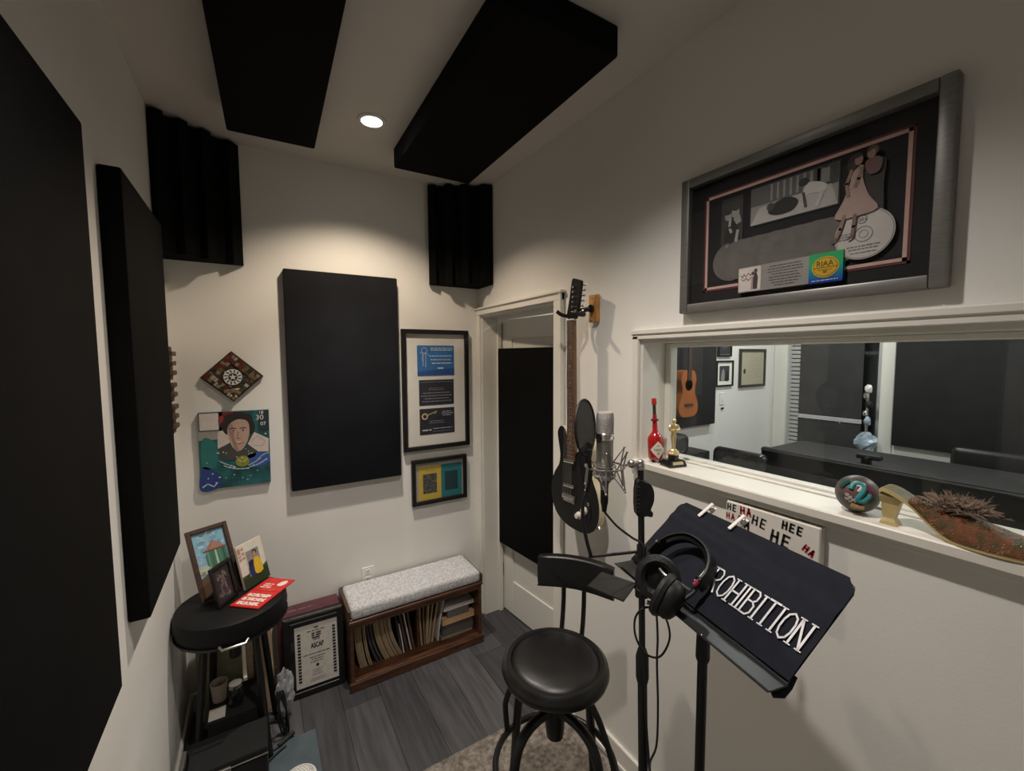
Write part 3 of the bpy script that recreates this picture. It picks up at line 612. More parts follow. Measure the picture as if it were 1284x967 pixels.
def art_couple(a, w, h, bw):
    a.rect(0, .0, w, h*.30, (.055, .085, .035), 1); a.poly([(0, h*.22), (w*.3, h*.33), (w*.6, h*.26), (w, h*.38), (w, 0), (0, 0)], (.065, .10, .04), 1)
    for i in range(8): t = i*.7; a.ell(w*.12+.012*cos(t*3), h*.80+.025*sin(t), .008, .006, (.50, .26, .17), 1, n=8)
    X0, X1, Y0, Y1 = w*.30, w*.78, h*.24, h*.80
    a.rect(X0-.003, Y0-.003, X1+.003, Y1+.003, (.62, .60, .54), 2).rect(X0, Y0, X1, Y1, (.14, .12, .12), 3)
    a.rect(X0, Y1-.05, X1, Y1, (.23, .25, .24), 4)
    a.poly(smooth2([(X0, Y0), (X0, Y0+.05), (X0+.012, Y0+.068), (X0+.032, Y0+.06), (X0+.034, Y0)]), (.012, .025, .12), 5).rect(X0+.002, Y0+.04, X0+.028, Y0+.07, (.20, .10, .10), 5)
    a.poly(smooth2([(X0+.028, Y0), (X0+.03, Y0+.06), (X0+.045, Y0+.075), (X1-.004, Y0+.06), (X1, Y0)]), (.66, .44, .02), 6)
    a.ell(X0+.018, Y0+.087, .010, .013, (.36, .22, .17), 6).ell(X0+.017, Y0+.097, .011, .007, (.26, .24, .23), 7)
    a.ell(X0+.043, Y0+.098, .013, .014, (.03, .02, .018), 6).ell(X0+.041, Y0+.092, .009, .012, (.42, .24, .17), 7).stroke([(X0+.037, Y0+.085), (X0+.045, Y0+.086)], .002, (.6, .5, .45), 8)
IV = mat('ivory_frame', (.66, .61, .53), .5, noise=.05, nscale=25)
r, M = standing_frame('picture_frame', 'ivory picture frame with a photo of two people, one in yellow, on the side stool', (-.090, 2.290, .710), (0.702, 0.712, 0), (-0.171, 0.169, 0.971), .145, .206, .004, .014, IV, lambda a, w, h, bw: None)
bpy.data.objects.remove([o for o in r.children if o.name.startswith('picture')][0])
O('mount', B().bb((.003, .003, .003), (.142, .203, .013), M=M), IV, r)
a = Art(M @ Matrix.Translation((0, 0, .0144))); art_couple(a, .145, .206, .004); a.done('picture', r)
# red card lying on the seat
M = fr((-.140, 2.028, sz+.0085), (.150, .030, .0), (.06, .2, 0.0))
M = fr((-.140, 2.174, sz+.002), (.76, -.65, 0), (.65, .76, 0)); cw, ch = .142, .240
RED = (.60, .022, .022); PW = (.78, .66, .60)
o = O('red_booklet', B().bb((0, 0, 0), (cw, ch, .006), .001, M, seg=1), pc(*RED, .4), None, 'bright red booklet with white print lying on the side stool', 'booklet')
a = Art(M @ Matrix.Translation((0, 0, .0062)))
for row, y in enumerate((.026, .058, .090)):
    a.lines(.014, .128, y, 1, .01, .010, PW, 1, .05, 30+row).lines(.014, .128, y+.0085, 1, .01, .006, PW, 1, .05, 40+row).lines(.014, .128, y-.0085, 1, .01, .006, PW, 1, .05, 50+row)
a.rect(.0, .128, cw, .131, (.36, .01, .01), 1).lines(.04, .11, .146, 2, .012, .006, (.75, .10, .05), 1, .2, 3).lines(.02, .075, .185, 3, .014, .007, PW, 1, .2, 5)
a.poly(smooth2([(.092, .178), (.114, .176), (.124, .20), (.116, .222), (.098, .216), (.088, .195)]), PW, 1).done('print', o)

# things under and before the side stool
DKCASE = mat('black_case_cloth', (.0035, .0035, .004), .9, noise=.3, nscale=40, bump=.3, bscale=300)
r = T('black_case', 'black equipment case on the floor in front of the side stool', 'case', (-.17, 2.0, 0))
O('body', B().bb((-.284, 1.895, .012), (-.020, 2.065, .205), .012), DKCASE, r)
O('lid', B().bb((-.286, 1.893, .205), (-.018, 2.067, .232), .008), DKCASE, r)
O('trim_edge', B().tube([(-.284, 1.892, .206), (-.020, 1.892, .206)], .003, 6), NICKEL, r)
for x in (-.262, -.045): O('foot', B().bb((x-.012, 1.915, 0), (x+.012, 2.045, .012)), BLACKM, r)
O('latch', B().bb((-.205, 1.885, .185), (-.145, 1.895, .215), .002, seg=1), NICKEL, r)
O('document_box', B().bb((-.30, 2.43, 0), (-.12, 2.56, .42), .003, seg=1), mat('olive_card', (.30, .29, .17), .8, noise=.1), None, 'olive cream document box standing behind the side stool legs', 'box')
q = fr((-.095, 2.395, .0), (1, .25, 0), (.16, .10, 1))
o = O('document_folder', B().bb((0, 0, 0), (.115, .43, .018), .002, q, seg=1), pc(.50, .36, .24), None, 'tan document folder leaning behind the side stool', 'folder')
O('spine_label', B().bb((.026, .05, .018), (.060, .32, .0195), M=q), pc(.06, .035, .03), o, 'dark strip on the folder')
rg = random.Random(21)
def crumple(c, r, sc, seed, n=14, k=9, amp=.32):
    g = random.Random(seed); b = B().ball((0, 0, 0), r, n=n, k=k, sc=sc)
    b.v = [tuple(Vector(p)*(1-amp*g.random())+Vector(c)) for p in b.v]; lo = min(p[2] for p in b.v); b.v = [(p[0], p[1], p[2]-lo+.001) for p in b.v]; b.sm = [False]*len(b.sm); return b
PLASTIC = mat('clear_grey_plastic', (.30, .31, .33), .12, noise=.4, nscale=30, spec=.7)
O('plastic_bag', crumple((.060, 2.300, .2), .14, (.36, .28, 1.0), 3), PLASTIC, None, 'crumpled grey plastic bag between the side stool and the leaning award', 'bag')
b = B()
for k in range(3): b.tube(smooth([(.045+.01*k, 2.19, .01), (.06, 2.21-.01*k, .12), (.045-.01*k, 2.19, .23), (.025+.006*k, 2.17, .12)], 6, True), .004, 6, True)
O('cable_coil', b, BLACKM, None, 'black coiled cable hanging low beside the case and leaning award', 'cable')
O('storage_box', B().bb((-.240, 2.135, 0), (-.035, 2.345, .238), .004, seg=1), DKCASE, None, 'plain black storage box between the legs of the side stool', 'box')
Mj = Matrix.Translation((-.135, 2.200, .238))
r = T('glass_jar', 'small clear glass jar with a metal lid on the black storage box', 'jar', (-.135, 2.200, .239))
O('jar_body', B().lathe([(.026, .001), (.030, .015), (.030, .07), (.023, .083)], Mj, 18), glass('jar_glass', (.7, .72, .7), 1.5), r)
O('jar_lid', B().lathe([(.026, .083), (.026, .100), (.0, .102)], Mj, 18), CHROME, r)
O('cup', B().lathe([(.0, .001), (.026, .001), (.034, .085), (.031, .085), (.024, .006), (.0, .006)], Matrix.Translation((-.202, 2.270, .238)), 20), pc(.42, .36, .30), None, 'beige cup on the black storage box under the side stool', 'cup')
O('paper_sheet', B().bb((-.236, 2.145, .2385), (-.175, 2.215, .2405), M=ID), pc(.6, .57, .5), None, 'white folded paper on the black storage box under the side stool', 'paper')

# ================================================================== FLOOR ITEMS
RUGM = mat('mottled_rug', (.30, .27, .235), .95, col2=(.13, .105, .085), nscale=48, bump=.8, bscale=380)
ru = B().grid(lambda u, v: (.30+u*.97, .40+v*1.268, .010+.0012*sin(40*u)*sin(37*v)), 24, 24).bb((.30, .40, .0006), (1.27, 1.668, .009))
rug = O('rug', ru, RUGM, None, 'mottled beige and brown rug under the round stool', 'rug')
rg = random.Random(17); b = B()
for i in range(230): y = .405+i*.0055; b.tube([(.302, y, .006), (.292-rg.random()*.006, y+rg.random()*.003, .002)], .0012, 4)
for i in range(176): x = .303+i*.0055; b.tube([(x, 1.667, .007), (x+rg.random()*.003, 1.676+rg.random()*.005, .002)], .0013, 4)
O('fringe', b, mat('rug_fringe', (.42, .38, .33), .95, noise=.2), rug, kind='stuff')
O('floor_mat', B().bb((-.145, 1.60, .0005), (.178, 2.150, .010), .004, fr((0, 0, 0), (1, .0, 0), (.03, 1, 0))), mat('slate_blue_rubber', (.085, .115, .130), .45, noise=.15, nscale=12), None, 'slate blue floor mat at the bottom edge beside the case', 'mat')
r = T('white_grille_speaker', 'round white perforated grille device standing on the slate floor mat', 'speaker', (.09, 1.86, .011))
Mg = Matrix.Translation((.088, 1.872, 0))
O('body', B().lathe([(.0, .011), (.058, .011), (.062, .02), (.062, .040), (.056, .046), (.0, .046)], Mg, 36), BLACKM, r)
b = B(); 
b.lathe([(.060, .040), (.066, .044), (.064, .052), (.056, .056), (.054, .050)], Mg, 40)
for i in range(-6, 7):          # honeycomb bars
    for j in range(-6, 7):
        cx_, cy_ = (i+.5*(j % 2))*.0105, j*.0091
        if math.hypot(cx_, cy_) < .052:
            P6 = [(cx_+.0061*cos(t), cy_+.0061*sin(t)) for t in (pi/6+k*pi/3 for k in range(6))]; Q6 = [(cx_+.0042*cos(t), cy_+.0042*sin(t)) for t in (pi/6+k*pi/3 for k in range(6))]
            vs = [(x, y, .056) for x, y in P6]+[(x, y, .056) for x, y in Q6]+[(x, y, .050) for x, y in Q6]
            b.add(vs, [(k, (k+1) % 6, 6+(k+1) % 6, 6+k) for k in range(6)]+[(6+k, 6+(k+1) % 6, 12+(k+1) % 6, 12+k) for k in range(6)], Mg)
O('grille', b, WHITEP, r)
O('floor_cable', B().tube(smooth([(-.30, 1.80, .006), (-.20, 1.98, .006), (-.13, 2.06, .016), (-.06, 2.11, .018), (.01, 2.12, .016), (.075, 2.165, .016)], 6), .0055, 8).tube(smooth([(-.16, 1.80, .016), (-.10, 1.99, .018), (.0, 2.08, .018), (.05, 2.11, .016)], 6), .0045, 8).tube([(.02, 2.125, .018), (.085, 2.17, .016)], .010, 8), BLACKM, None, 'black cables with a plug lying across the slate floor mat', 'cable')
r = T('power_strip', 'white plug adapters on a strip low on the left wall by the black case', 'power strip', (-.33, 1.9, .05))
O('strip', B().bb((XL+.015, 1.60, .045), (XL+.030, 2.22, .095), .003), pc(.30, .29, .27), r)
for y in (1.70, 1.80, 1.90, 2.02): O('plug', B().bb((XL+.030, y, .05), (XL+.062, y+.06, .09), .004), WHITEP, r)

# ================================================================== ROUND BLACK STOOL
cx_, cy_, sz = .868, 1.149, .735
r = T('round_stool', 'black round vinyl swivel stool with a low backrest, standing on the rug', 'stool', (cx_, cy_, .01))
Ms = Matrix.Translation((cx_, cy_, 0))
O('seat_cushion', B().lathe([(.0, sz+.004), (.08, sz+.003), (.135, sz-.002), (.149, sz-.008), (.1535, sz-.012), (.158, sz-.006), (.172, sz-.006), (.186, sz-.018), (.190, sz-.036), (.184, sz-.052), (.17, sz-.060), (.0, sz-.062)], Ms, 56), LEATHER, r)
O('seat_plate', B().lathe([(.0, sz-.078), (.12, sz-.078), (.155, sz-.060), (.0, sz-.060)], Ms, 32), BLACKP, r)
O('column', B().lathe([(.0, .44), (.030, .44), (.034, .47), (.034, .615), (.026, .625), (.026, sz-.075), (.0, sz-.075)], Ms, 20), BLACKP, r)
for k in range(4):
    t = radians(10+90*k); dr = Vector((cos(t), sin(t), 0)); cc = Vector((cx_, cy_, 0))
    O('leg', B().tube(smooth([cc+dr*.030+Vector((0, 0, .545)), cc+dr*.095+Vector((0, 0, .548)), cc+dr*.150+Vector((0, 0, .530)), cc+dr*.185+Vector((0, 0, .480)), cc+dr*.205+Vector((0, 0, .36)), cc+dr*.235+Vector((0, 0, .02))], 6), .0165, 12), BLACKP, r)
    O('foot_cap', B().lathe([(.018, .011), (.019, .035), (.016, .04)], Matrix.Translation(cc+dr*.236), 12), BLACKM, r)
    t2 = t+radians(45); d2 = Vector((cos(t2), sin(t2), 0))
O('footrest', B().tube([(cx_+.215*cos(2*pi*i/48), cy_+.215*sin(2*pi*i/48), .33) for i in range(48)], .0115, 10, True), BLACKP, r)
for k in range(2):
    t = radians(55+180*k); dr = Vector((cos(t), sin(t), 0)); t2 = radians(112+180*k); d2 = Vector((cos(t2), sin(t2), 0)); cc = Vector((cx_, cy_, 0))
    O('brace', B().tube(smooth([cc+d2*.12+Vector((0, 0, .655)), cc+d2*.17+Vector((0, 0, .585)), cc+d2*.218+Vector((0, 0, .47)), cc+d2*.225+Vector((0, 0, .42)), cc+d2*.216+Vector((0, 0, .335))], 6), .011, 10), BLACKP, r)
bd = Vector((.80, .60, 0)); bs = Vector((.60, -.80, 0)); cc = Vector((cx_, cy_, 0))
def backfn(w_off):
    def f(u, v):
        a = (u-.5)*.262; z = .875+v*.118
        return cc + bd*(.238-(a*a)*1.1+w_off) + bs*a + Vector((0, 0, z))
    return f
b = B(); n = 14
outl = smooth2([(-.150, .012), (-.140, .0), (0, 0), (.140, 0), (.150, .012), (.152, .06), (.150, .108), (.138, .124), (0, .128), (-.138, .124), (-.150, .108), (-.152, .06)], 4)
vs = []; m_ = len(outl)
for dd, sh in ((-.020, .93), (-.015, 1.0), (.012, 1.0), (.016, .94)):
    for a, z in outl:
        a2 = a*sh; z2 = .06+(z-.06)*sh; vs.append(tuple(cc+bd*(.238-(a2*a2)*1.3+dd)+bs*(a2+.022)+Vector((0, 0, .868+z2))))
b.add(vs, [(i*m_+j, i*m_+(j+1) % m_, (i+1)*m_+(j+1) % m_, (i+1)*m_+j) for i in range(3) for j in range(m_)]+[tuple(range(m_)), tuple(reversed(range(3*m_, 4*m_)))], sm=True)
O('backrest', b, LEATHER, r)
for s_ in (-1, 1):
    o_ = bs*(.042*s_+.006); O('backrest_rod', B().tube(smooth([cc+bd*.10+o_+Vector((0, 0, sz-.07)), cc+bd*.19+o_+Vector((0, 0, sz-.068)), cc+bd*.226+o_+Vector((0, 0, sz-.03)), cc+bd*.252+o_+Vector((0, 0, .80)), cc+bd*.256+o_+Vector((0, 0, .95))], 6), .0095, 10), BLACKP, r)

# ================================================================== GUITAR ON ITS WALL HANGER
GX = 1.2
GB = mat('gloss_black_lacquer', (.0045, .0045, .005), .42, noise=.1, nscale=8, spec=.3)
CREAM = mat('cream_binding', (.66, .60, .42), .4, noise=.05, nscale=20)
ROSE = mat('rosewood', (.115, .052, .030), .5, noise=.3, nscale=12, stretch=(1, 6, .6))
body = [(-.088, 1.478), (-.108, 1.462), (-.115, 1.437), (-.104, 1.388), (-.095, 1.339), (-.105, 1.294), (-.138, 1.251), (-.163, 1.182), (-.152, 1.105), (-.118, 1.055), (-.05, 1.026), (.03, 1.020), (.093, 1.030), (.135, 1.058), (.157, 1.101), (.163, 1.159), (.150, 1.216), (.126, 1.262), (.108, 1.302), (.104, 1.335), (.114, 1.375), (.119, 1.405), (.108, 1.428), (.088, 1.430), (.064, 1.410), (.038, 1.385), (.004, 1.362), (-.034, 1.375), (-.048, 1.41), (-.062, 1.458)]
MGt = Matrix(((0, 0, -1, GX), (-1, 0, 0, 1.455), (0, 1, 0, 0), (0, 0, 0, 1)))   # local (u right, z up, w to the room)
r = T('electric_guitar', 'black electric guitar with cream edge hanging on the wall beside the door', 'guitar', (GX+.02, 1.455, 1.02))
bo = smooth2(body, 3)
O('body_top', B().prism(bo, -.006, 0, MGt), GB, r)
O('body_side', B().prism(bo, -.038, -.0062, MGt), CREAM, r, 'cream body side')
O('pickguard', B().prism(smooth2([(-.042, 1.36), (-.044, 1.25), (-.050, 1.20), (-.02, 1.14), (.05, 1.085), (.11, 1.09), (.115, 1.15), (.07, 1.24), (.05, 1.33), (.03, 1.355)], 3), .0002, .0018, MGt), mat('dark_pickguard', (.007, .007, .008), .45, noise=.1, spec=.3), r)
# neck leaning a touch
nk = Matrix.Translation((0, 0, 0))
def nx(z): return -.015-.003+(z-1.36)*-.0 + (-.012)*(z-1.957)/(-.6)*0 - (z-1.36)*.006 + 0.0
n0, n1 = (-.008, 1.335), (-.016, 1.957)
def np_(t, off): return (n0[0]+(n1[0]-n0[0])*t + off, n0[1]+(n1[1]-n0[1])*t)
O('neck', B().prism([np_(0, -.024), np_(0, .024), np_(1, .020), np_(1, -.020)], -.010, .004, MGt), mat('maple_dark', (.16, .085, .04), .4, noise=.15), r)
O('fingerboard', B().prism([np_(0, -.025), np_(0, .025), np_(1, .021), np_(1, -.021)], .004, .010, MGt), ROSE, r)
for i in range(1, 22):
    t = 1-(1-2**(-i/12))*1.42
    if t < .01: continue
    O('fret', B().prism([np_(t, -.0245+t*.004), np_(t, .0245-t*.004), np_(t+.0035, .0245-t*.004), np_(t+.0035, -.0245+t*.004)], .010, .0122, MGt), NICKEL, r)
for i in (3, 5, 7, 9, 12, 15, 17):
    t = 1-(1-2**(-(i-.5)/12))*1.42; q = np_(t, 0)
    O('inlay', B().lathe([(.0028, .010), (.0028, .0104)], MGt @ Matrix.Translation((q[0], q[1], 0)), 10), pc(.6, .56, .48), r)
O('nut', B().prism([(-.037, 1.957), (.005, 1.957), (.005, 1.962), (-.037, 1.962)], .004, .013, MGt), WHITEP, r)
O('headstock', B().prism(smooth2([(-.036, 1.962), (-.045, 1.975), (-.046, 1.99), (-.030, 2.05), (-.016, 2.118), (-.006, 2.136), (.012, 2.132), (.040, 2.122), (.046, 2.112), (.040, 2.07), (.030, 2.02), (.020, 1.985), (.006, 1.962)], 4), -.012, .002, MGt), GB, r)
for i in range(6):
    t = i/5; x, z = .034+.006*t-.012*(1-t), 1.992+.108*t; px_, pz = x-.024-.010*t, z-.002
    g = O('tuner', B().lathe([(.0045, .002), (.0045, .012), (.003, .013)], MGt @ Matrix.Translation((px_, pz, 0)), 10).tube([(0, 0, 0), (0, 0, 0.001)], .0001, 3, M=MGt @ Matrix.Translation((px_, pz, -.006))), CHROME, r)
    O('tuner_key', B().tube([(x-.012, z, -.014), (x+.014, z+.002, -.014)], .0025, 8, M=MGt).ball((x+.018, z+.002, -.014), .0075, MGt, n=10, k=6, sc=(1, .75, .5)), CHROME, g)
def pickup(z): 
    O('pickup', B().tube([(-.050, z, .010), (.022, z+.004, .010)], .0085, 12, M=MGt), CHROME, r)
pickup(1.325); pickup(1.213)
O('bridge', B().bb((-.068, 1.148, .0005), (.018, 1.172, .012), .003, MGt).bb((-.066, 1.136, .0005), (.016, 1.146, .007), .002, MGt), NICKEL, r)
for i in range(6): O('saddle', B().bb((-.060+i*.0125, 1.154, .012), (-.052+i*.0125, 1.166, .016), M=MGt), CHROME, r)
for i in range(6):
    x = -.040+i*.0088; O('string', B().tube([(-.054+i*.0115, 1.16, .017), (-.032+i*.0072, 1.960, .0145)], .0007+.00006*i, 5, M=MGt), NICKEL, r)
for x, z in ((.045, 1.097), (.083, 1.130)): O('control_knob', B().lathe([(.0165, .002), (.0165, .008), (.012, .010), (.0115, .021), (.0, .022)], MGt @ Matrix.Translation((x, z, 0)), 18), pc(.64, .60, .52, .3), r)
O('selector_switch', B().lathe([(.007, .002), (.007, .005)], MGt @ Matrix.Translation((.105, 1.165, 0)), 12).tube([(.105, 1.165, .005), (.108, 1.170, .018)], .002, 8, M=MGt), CHROME, r)
for x, z, l in ((.139, 1.075, .02),): O('output_jack', B().tube([(x, z, -.02), (x+.014, z-.010, -.02)], .009, 12, M=MGt), CHROME, r)
r = T('guitar_hanger', 'wooden wall hanger block with a black yoke holding the electric guitar', 'guitar hanger', (1.295, 1.43, 1.95))
O('wood_block', B().bb((1.282, 1.402, 1.948), (1.304, 1.455, 2.070), .006), mat('honey_wood', (.52, .25, .07), .4, noise=.25, nscale=10, stretch=(1, 6, 1)), r)
O('arm', B().tube([(1.284, 1.428, 2.008), (1.262, 1.446, 2.004), (1.238, 1.466, 2.0)], .010, 10).lathe([(.017, 0), (.017, .008)], fr((1.276, 1.428, 2.008), (0, 1, 0), (0, 0, 1)) @ Matrix.Rotation(pi, 4, 'X'), 16), BLACKM, r)
O('yoke', B().tube(smooth([(1.165, 1.532, 2.000), (1.185, 1.524, 1.985), (1.222, 1.510, 1.978), (1.245, 1.490, 1.988), (1.245, 1.450, 1.990), (1.225, 1.420, 1.978), (1.195, 1.416, 1.978), (1.170, 1.414, 1.990)], 5), .0085, 10), BLACKM, r)
O('screw', B().ball((1.281, 1.430, 2.055), .004).ball((1.281, 1.430, 1.962), .004), NICKEL, r)

# ================================================================== MICROPHONE, STAND, POP FILTER
p0 = Vector((.817, .683, 0)); p1 = Vector((.867, .771, 1.47))
ax = (p1-p0).normalized()
def on(z): return p0+ax*(z/ax.z)
r = T('microphone_stand', 'tall thin black microphone stand with a round base beside the music stand', 'mic stand', p0)
O('base', B().lathe([(.0, .0125), (.070, .0125), (.072, .022), (.066, .030), (.03, .036), (.022, .05), (.0, .05)], Matrix.Translation(p0), 36), BLACKP, r)
O('lower_tube', B().tube([on(.03), on(.98)], .0125, 14), BLACKP, r)
O('upper_tube', B().tube([on(.97), on(1.505)], .0085, 12), BLACKP, r)
O('clutch', B().tube([on(.93), on(.945), on(1.0), on(1.02)], [.0135, .017, .017, .011], 14), BLACKM, r)
RV = Vector((cos(_yaw), -sin(_yaw), 0))
FV = Vector((sin(_yaw), cos(_yaw), 0))
h = on(1.42)
MH = Matrix(((RV.x, 0, -FV.x, h.x), (RV.y, 0, -FV.y, h.y), (0, 1, 0, h.z), (0, 0, 0, 1)))
b = B().prism(smooth2([(-.014, -.042), (.012, -.044), (.026, -.046), (.028, -.034), (.022, -.028), (.030, -.005), (.030, .022), (.022, .040), (.010, .046), (-.014, .047)], 3), -.014, .014, MH)
for i in range(7): b.bb((-.0155, -.036+i*.011, -.015), (-.006, -.030+i*.011, .015), .001, MH, seg=1)
O('grip_handle', b, BLACKM, r, 'ribbed black hand clutch')
O('swivel', B().ball(tuple(on(1.514)), .0105).tube([on(1.497), on(1.508)], .0115, 12).tube([on(1.512), on(1.512)+(-RV*.030)], .007, 10).ball(tuple(on(1.512)-RV*.024), .0115), NICKEL, r)
# small tray clamped to the stand
tz = [Vector(q) for q in ((.727, .823, 1.196), (.799, .782, 1.223), (.846, .751, 1.189), (.781, .786, 1.137))]
tz = [Vector((.722, .815, 1.195)), Vector((.796, .842, 1.200)), Vector((.838, .755, 1.196)), Vector((.757, .722, 1.190))]
b = B(); b.add([tuple(q+Vector((0, 0, dz))) for dz in (0, .004) for q in tz], [(3, 2, 1, 0), (4, 5, 6, 7)]+[(i, (i+1) % 4, 4+(i+1) % 4, 4+i) for i in range(4)])
O('accessory_tray', b, BLACKP, r)
O('tray_clamp', B().tube([on(1.16), on(1.205)], .018, 12).tube([on(1.185), on(1.19)-RV*.03], .008, 8).tube([on(1.18)-RV*.055+Vector((0, 0, .06)), on(1.19)], .0022, 6), BLACKM, r)
O('cable_clip', B().tube([on(1.14)+RV*.012+Vector((0, 0, .004)), on(1.14)+RV*.03], .006, 8), CHROME, r)

mc = Vector((.802, .840, 0))
Mm = Matrix.Translation(mc)
r = T('studio_microphone', 'large silver grey studio condenser microphone in a wire shock mount', 'microphone', (mc.x, mc.y, 1.43))
MICG = mat('mic_grey', (.30, .285, .27), .42, .75, noise=.08, nscale=40)
O('body', B().lathe([(.0, 1.436), (.011, 1.436), (.012, 1.452), (.0190, 1.462), (.0228, 1.470), (.0228, 1.574), (.0, 1.574)], Mm, 28), MICG, r)
O('collar_ring', B().lathe([(.0228, 1.574), (.0244, 1.575), (.0244, 1.582), (.0238, 1.583), (.0238, 1.586), (.0246, 1.587), (.0246, 1.592), (.0236, 1.593)], Mm, 28), CHROME, r)
O('grille', B().lathe([(.0234, 1.592), (.0238, 1.628), (.0232, 1.640), (.0205, 1.648), (.012, 1.650), (.0, 1.650)], Mm, 28), mat('mic_grille', (.42, .40, .385), .45, .7, noise=.3, nscale=260, bump=.8, bscale=900), r)
O('connector', B().lathe([(.0, 1.372), (.006, 1.374), (.0085, 1.392), (.0105, 1.400), (.0105, 1.437), (.0, 1.437)], Mm, 16), BLACKM, r)
r = T('shock_mount', 'spidery nickel wire shock mount around the studio microphone', 'shock mount', (mc.x, mc.y, 1.44))
def circ(rad, z, n=28): return [(mc.x+rad*cos(2*pi*i/n), mc.y+rad*sin(2*pi*i/n), z) for i in range(n)]
O('inner_ring', B().tube(circ(.0285, 1.502), .0022, 8, True), NICKEL, r); O('inner_ring', B().tube(circ(.0285, 1.474), .0022, 8, True), NICKEL, r)
O('outer_ring', B().tube(circ(.052, 1.500, 36), .0027, 8, True), NICKEL, r)
O('cradle', B().lathe([(.0232, 1.466), (.0275, 1.468), (.0275, 1.476), (.0232, 1.478)], Mm, 24), NICKEL, r)
ang = [radians(a) for a in (-10, 50, 110, 170, 230, 290)]
for k, t in enumerate(ang):
    d = Vector((cos(t), sin(t), 0)); top = mc+d*.064+Vector((0, 0, 1.548)); low = mc+d*.060+Vector((0, 0, 1.440)); mid = mc+d*.052+Vector((0, 0, 1.500))
    O('strut', B().tube([top, mid, low], .0021, 7).ball(tuple(top), .0034, n=8, k=5).ball(tuple(low), .0034, n=8, k=5), NICKEL, r)
    d2 = Vector((cos(t+.9), sin(t+.9), 0)); d3 = Vector((cos(t-.9), sin(t-.9), 0))
    O('elastic', B().tube([top, mc+d2*.0285+Vector((0, 0, 1.474))], .0016, 6).tube([low, mc+d3*.0285+Vector((0, 0, 1.502))], .0016, 6), pc(.22, .21, .20), r)
O('arm', B().tube([mc+RV*.052+Vector((0, 0, 1.501)), on(1.512)-RV*.020], .0035, 8), NICKEL, r)
# pop filter
pcn = Vector((.742, .850, 1.611)); nrm = Vector((.82, -.57, .02)).normalized()
nrm = (RV*.86-FV*.50).normalized()
Mp = fr(pcn, nrm.cross(Vector((0, 0, 1))).normalized()*-1, (RV*-.10+Vector((0, 0, 1))))
r = T('pop_filter', 'round black mesh pop filter on a gooseneck before the microphone', 'pop filter', pcn)
O('hoop', B().tube([(.073*cos(2*pi*i/48), .073*sin(2*pi*i/48), 0) for i in range(48)], .0034, 8, True, M=Mp), BLACKM, r)
O('mesh_screen', B().lathe([(.0, .0012), (.072, .0012)], Mp, 40), screen_mesh('pop_mesh', (.045, .043, .042), .62), r)
O('mesh_screen', B().lathe([(.0, -.0012), (.072, -.0012)], Mp, 40), MATS.get('x') or bpy.data.materials['pop_mesh'], r)
lo = Mp @ Vector((0, -.073, 0))
O('hoop_clamp', B().tube([lo+Vector((0, 0, .014)), lo-Vector((0, 0, .022))], .010, 10), BLACKM, r)
gn = smooth([lo, lo+Vector((.008, -.004, -.05)), lo+Vector((.0, .0, -.095)), (.733, .845, 1.42), (.727, .842, 1.37), (.733, .834, 1.315), (.742, .826, 1.270)], 6)
O('gooseneck', B().tube(gn, .0048, 8), BLACKM, r)
O('clamp_rod', B().tube([(.738, .830, 1.266), on(1.279)], .0042, 8).tube([on(1.262), on(1.296)], .0125, 12), BLACKM, r)
O('microphone_cable', B().tube(smooth([(mc.x, mc.y, 1.375), (.806, .832, 1.365), (.818, .806, 1.34), (.842, .778, 1.315), on(1.30)-FV*.012, on(1.25)-FV*.018, on(1.12)-FV*.016, on(.9)-FV*.02, on(.6)+RV*.016-FV*.018, on(.4)-FV*.022, on(.2)+RV*.02-FV*.02, p0+Vector((.085, -.14, .018))], 6), .0032, 8), BLACKM, None, 'thin black microphone cable running down the microphone stand', 'cable')
b = B()
for i in range(9): z = .66-.026*i; b.tube([(on(z)+(-RV)*.012*sin(t)+FV*.016*cos(t)+Vector((0, 0, .004*t/pi))) for t in (k*pi/8 for k in range(16))], .0032, 6)
O('spiral_cable_tie', b, BLACKM, None, 'black spiral cable wrap on the lower part of the microphone stand', 'cable wrap')

# ================================================================== MUSIC STAND, SHIRT, HEADPHONES
DP = Vector((.974, .604, 1.265)); DX = Vector((-.2195, -.9756, 0)); DU = Vector((.7488, -.1685, .6410)); DN = Vector((-.6254, .1407, .7675))
MD = Matrix(((DX.x, DU.x, DN.x, DP.x), (DX.y, DU.y, DN.y, DP.y), (DX.z, DU.z, DN.z, DP.z), (0, 0, 0, 1)))
DESK = mat('slate_painted_metal', (.018, .0195, .022), .40, noise=.12, nscale=20, bump=.04, bscale=300)
r = T('music_stand', 'black metal music stand with a wide tilted desk on a single post', 'music stand', (.955, .640, 0))
o2 = [(-.253, -.125), (.253, -.125), (.253, .098), (.247, .114), (.230, .122), (-.230, .122), (-.247, .114), (-.253, .098)]
O('desk', B().prism(o2, -.004, -.001, MD), DESK, r)
O('ledge', B().add([tuple(MD @ Vector((x, y, w))) for x in (-.255, .255) for y, w in ((-.125, -.004), (-.160, .025), (-.164, .031), (-.161, .032), (-.158, .028), (-.123, -.001))], [(j, (j+1) % 6, 6+(j+1) % 6, 6+j) for j in range(6)]+[tuple(range(6)), tuple(range(11, 5, -1))]), DESK, r)
for u in (-.09, -.02, .09): O('rivet', B().ball((u, -.160, .0295), .0030, MD, n=10, k=6), CHROME, r)
bk = MD @ Vector((-.02, -.045, -.006)); pt = Vector((.962, .640, 1.135))
O('tilt_bracket', B().bb((-.06, -.09, -.016), (.02, .0, -.004), .003, MD, seg=1).tube([bk, pt], .014, 10), BLACKM, r)
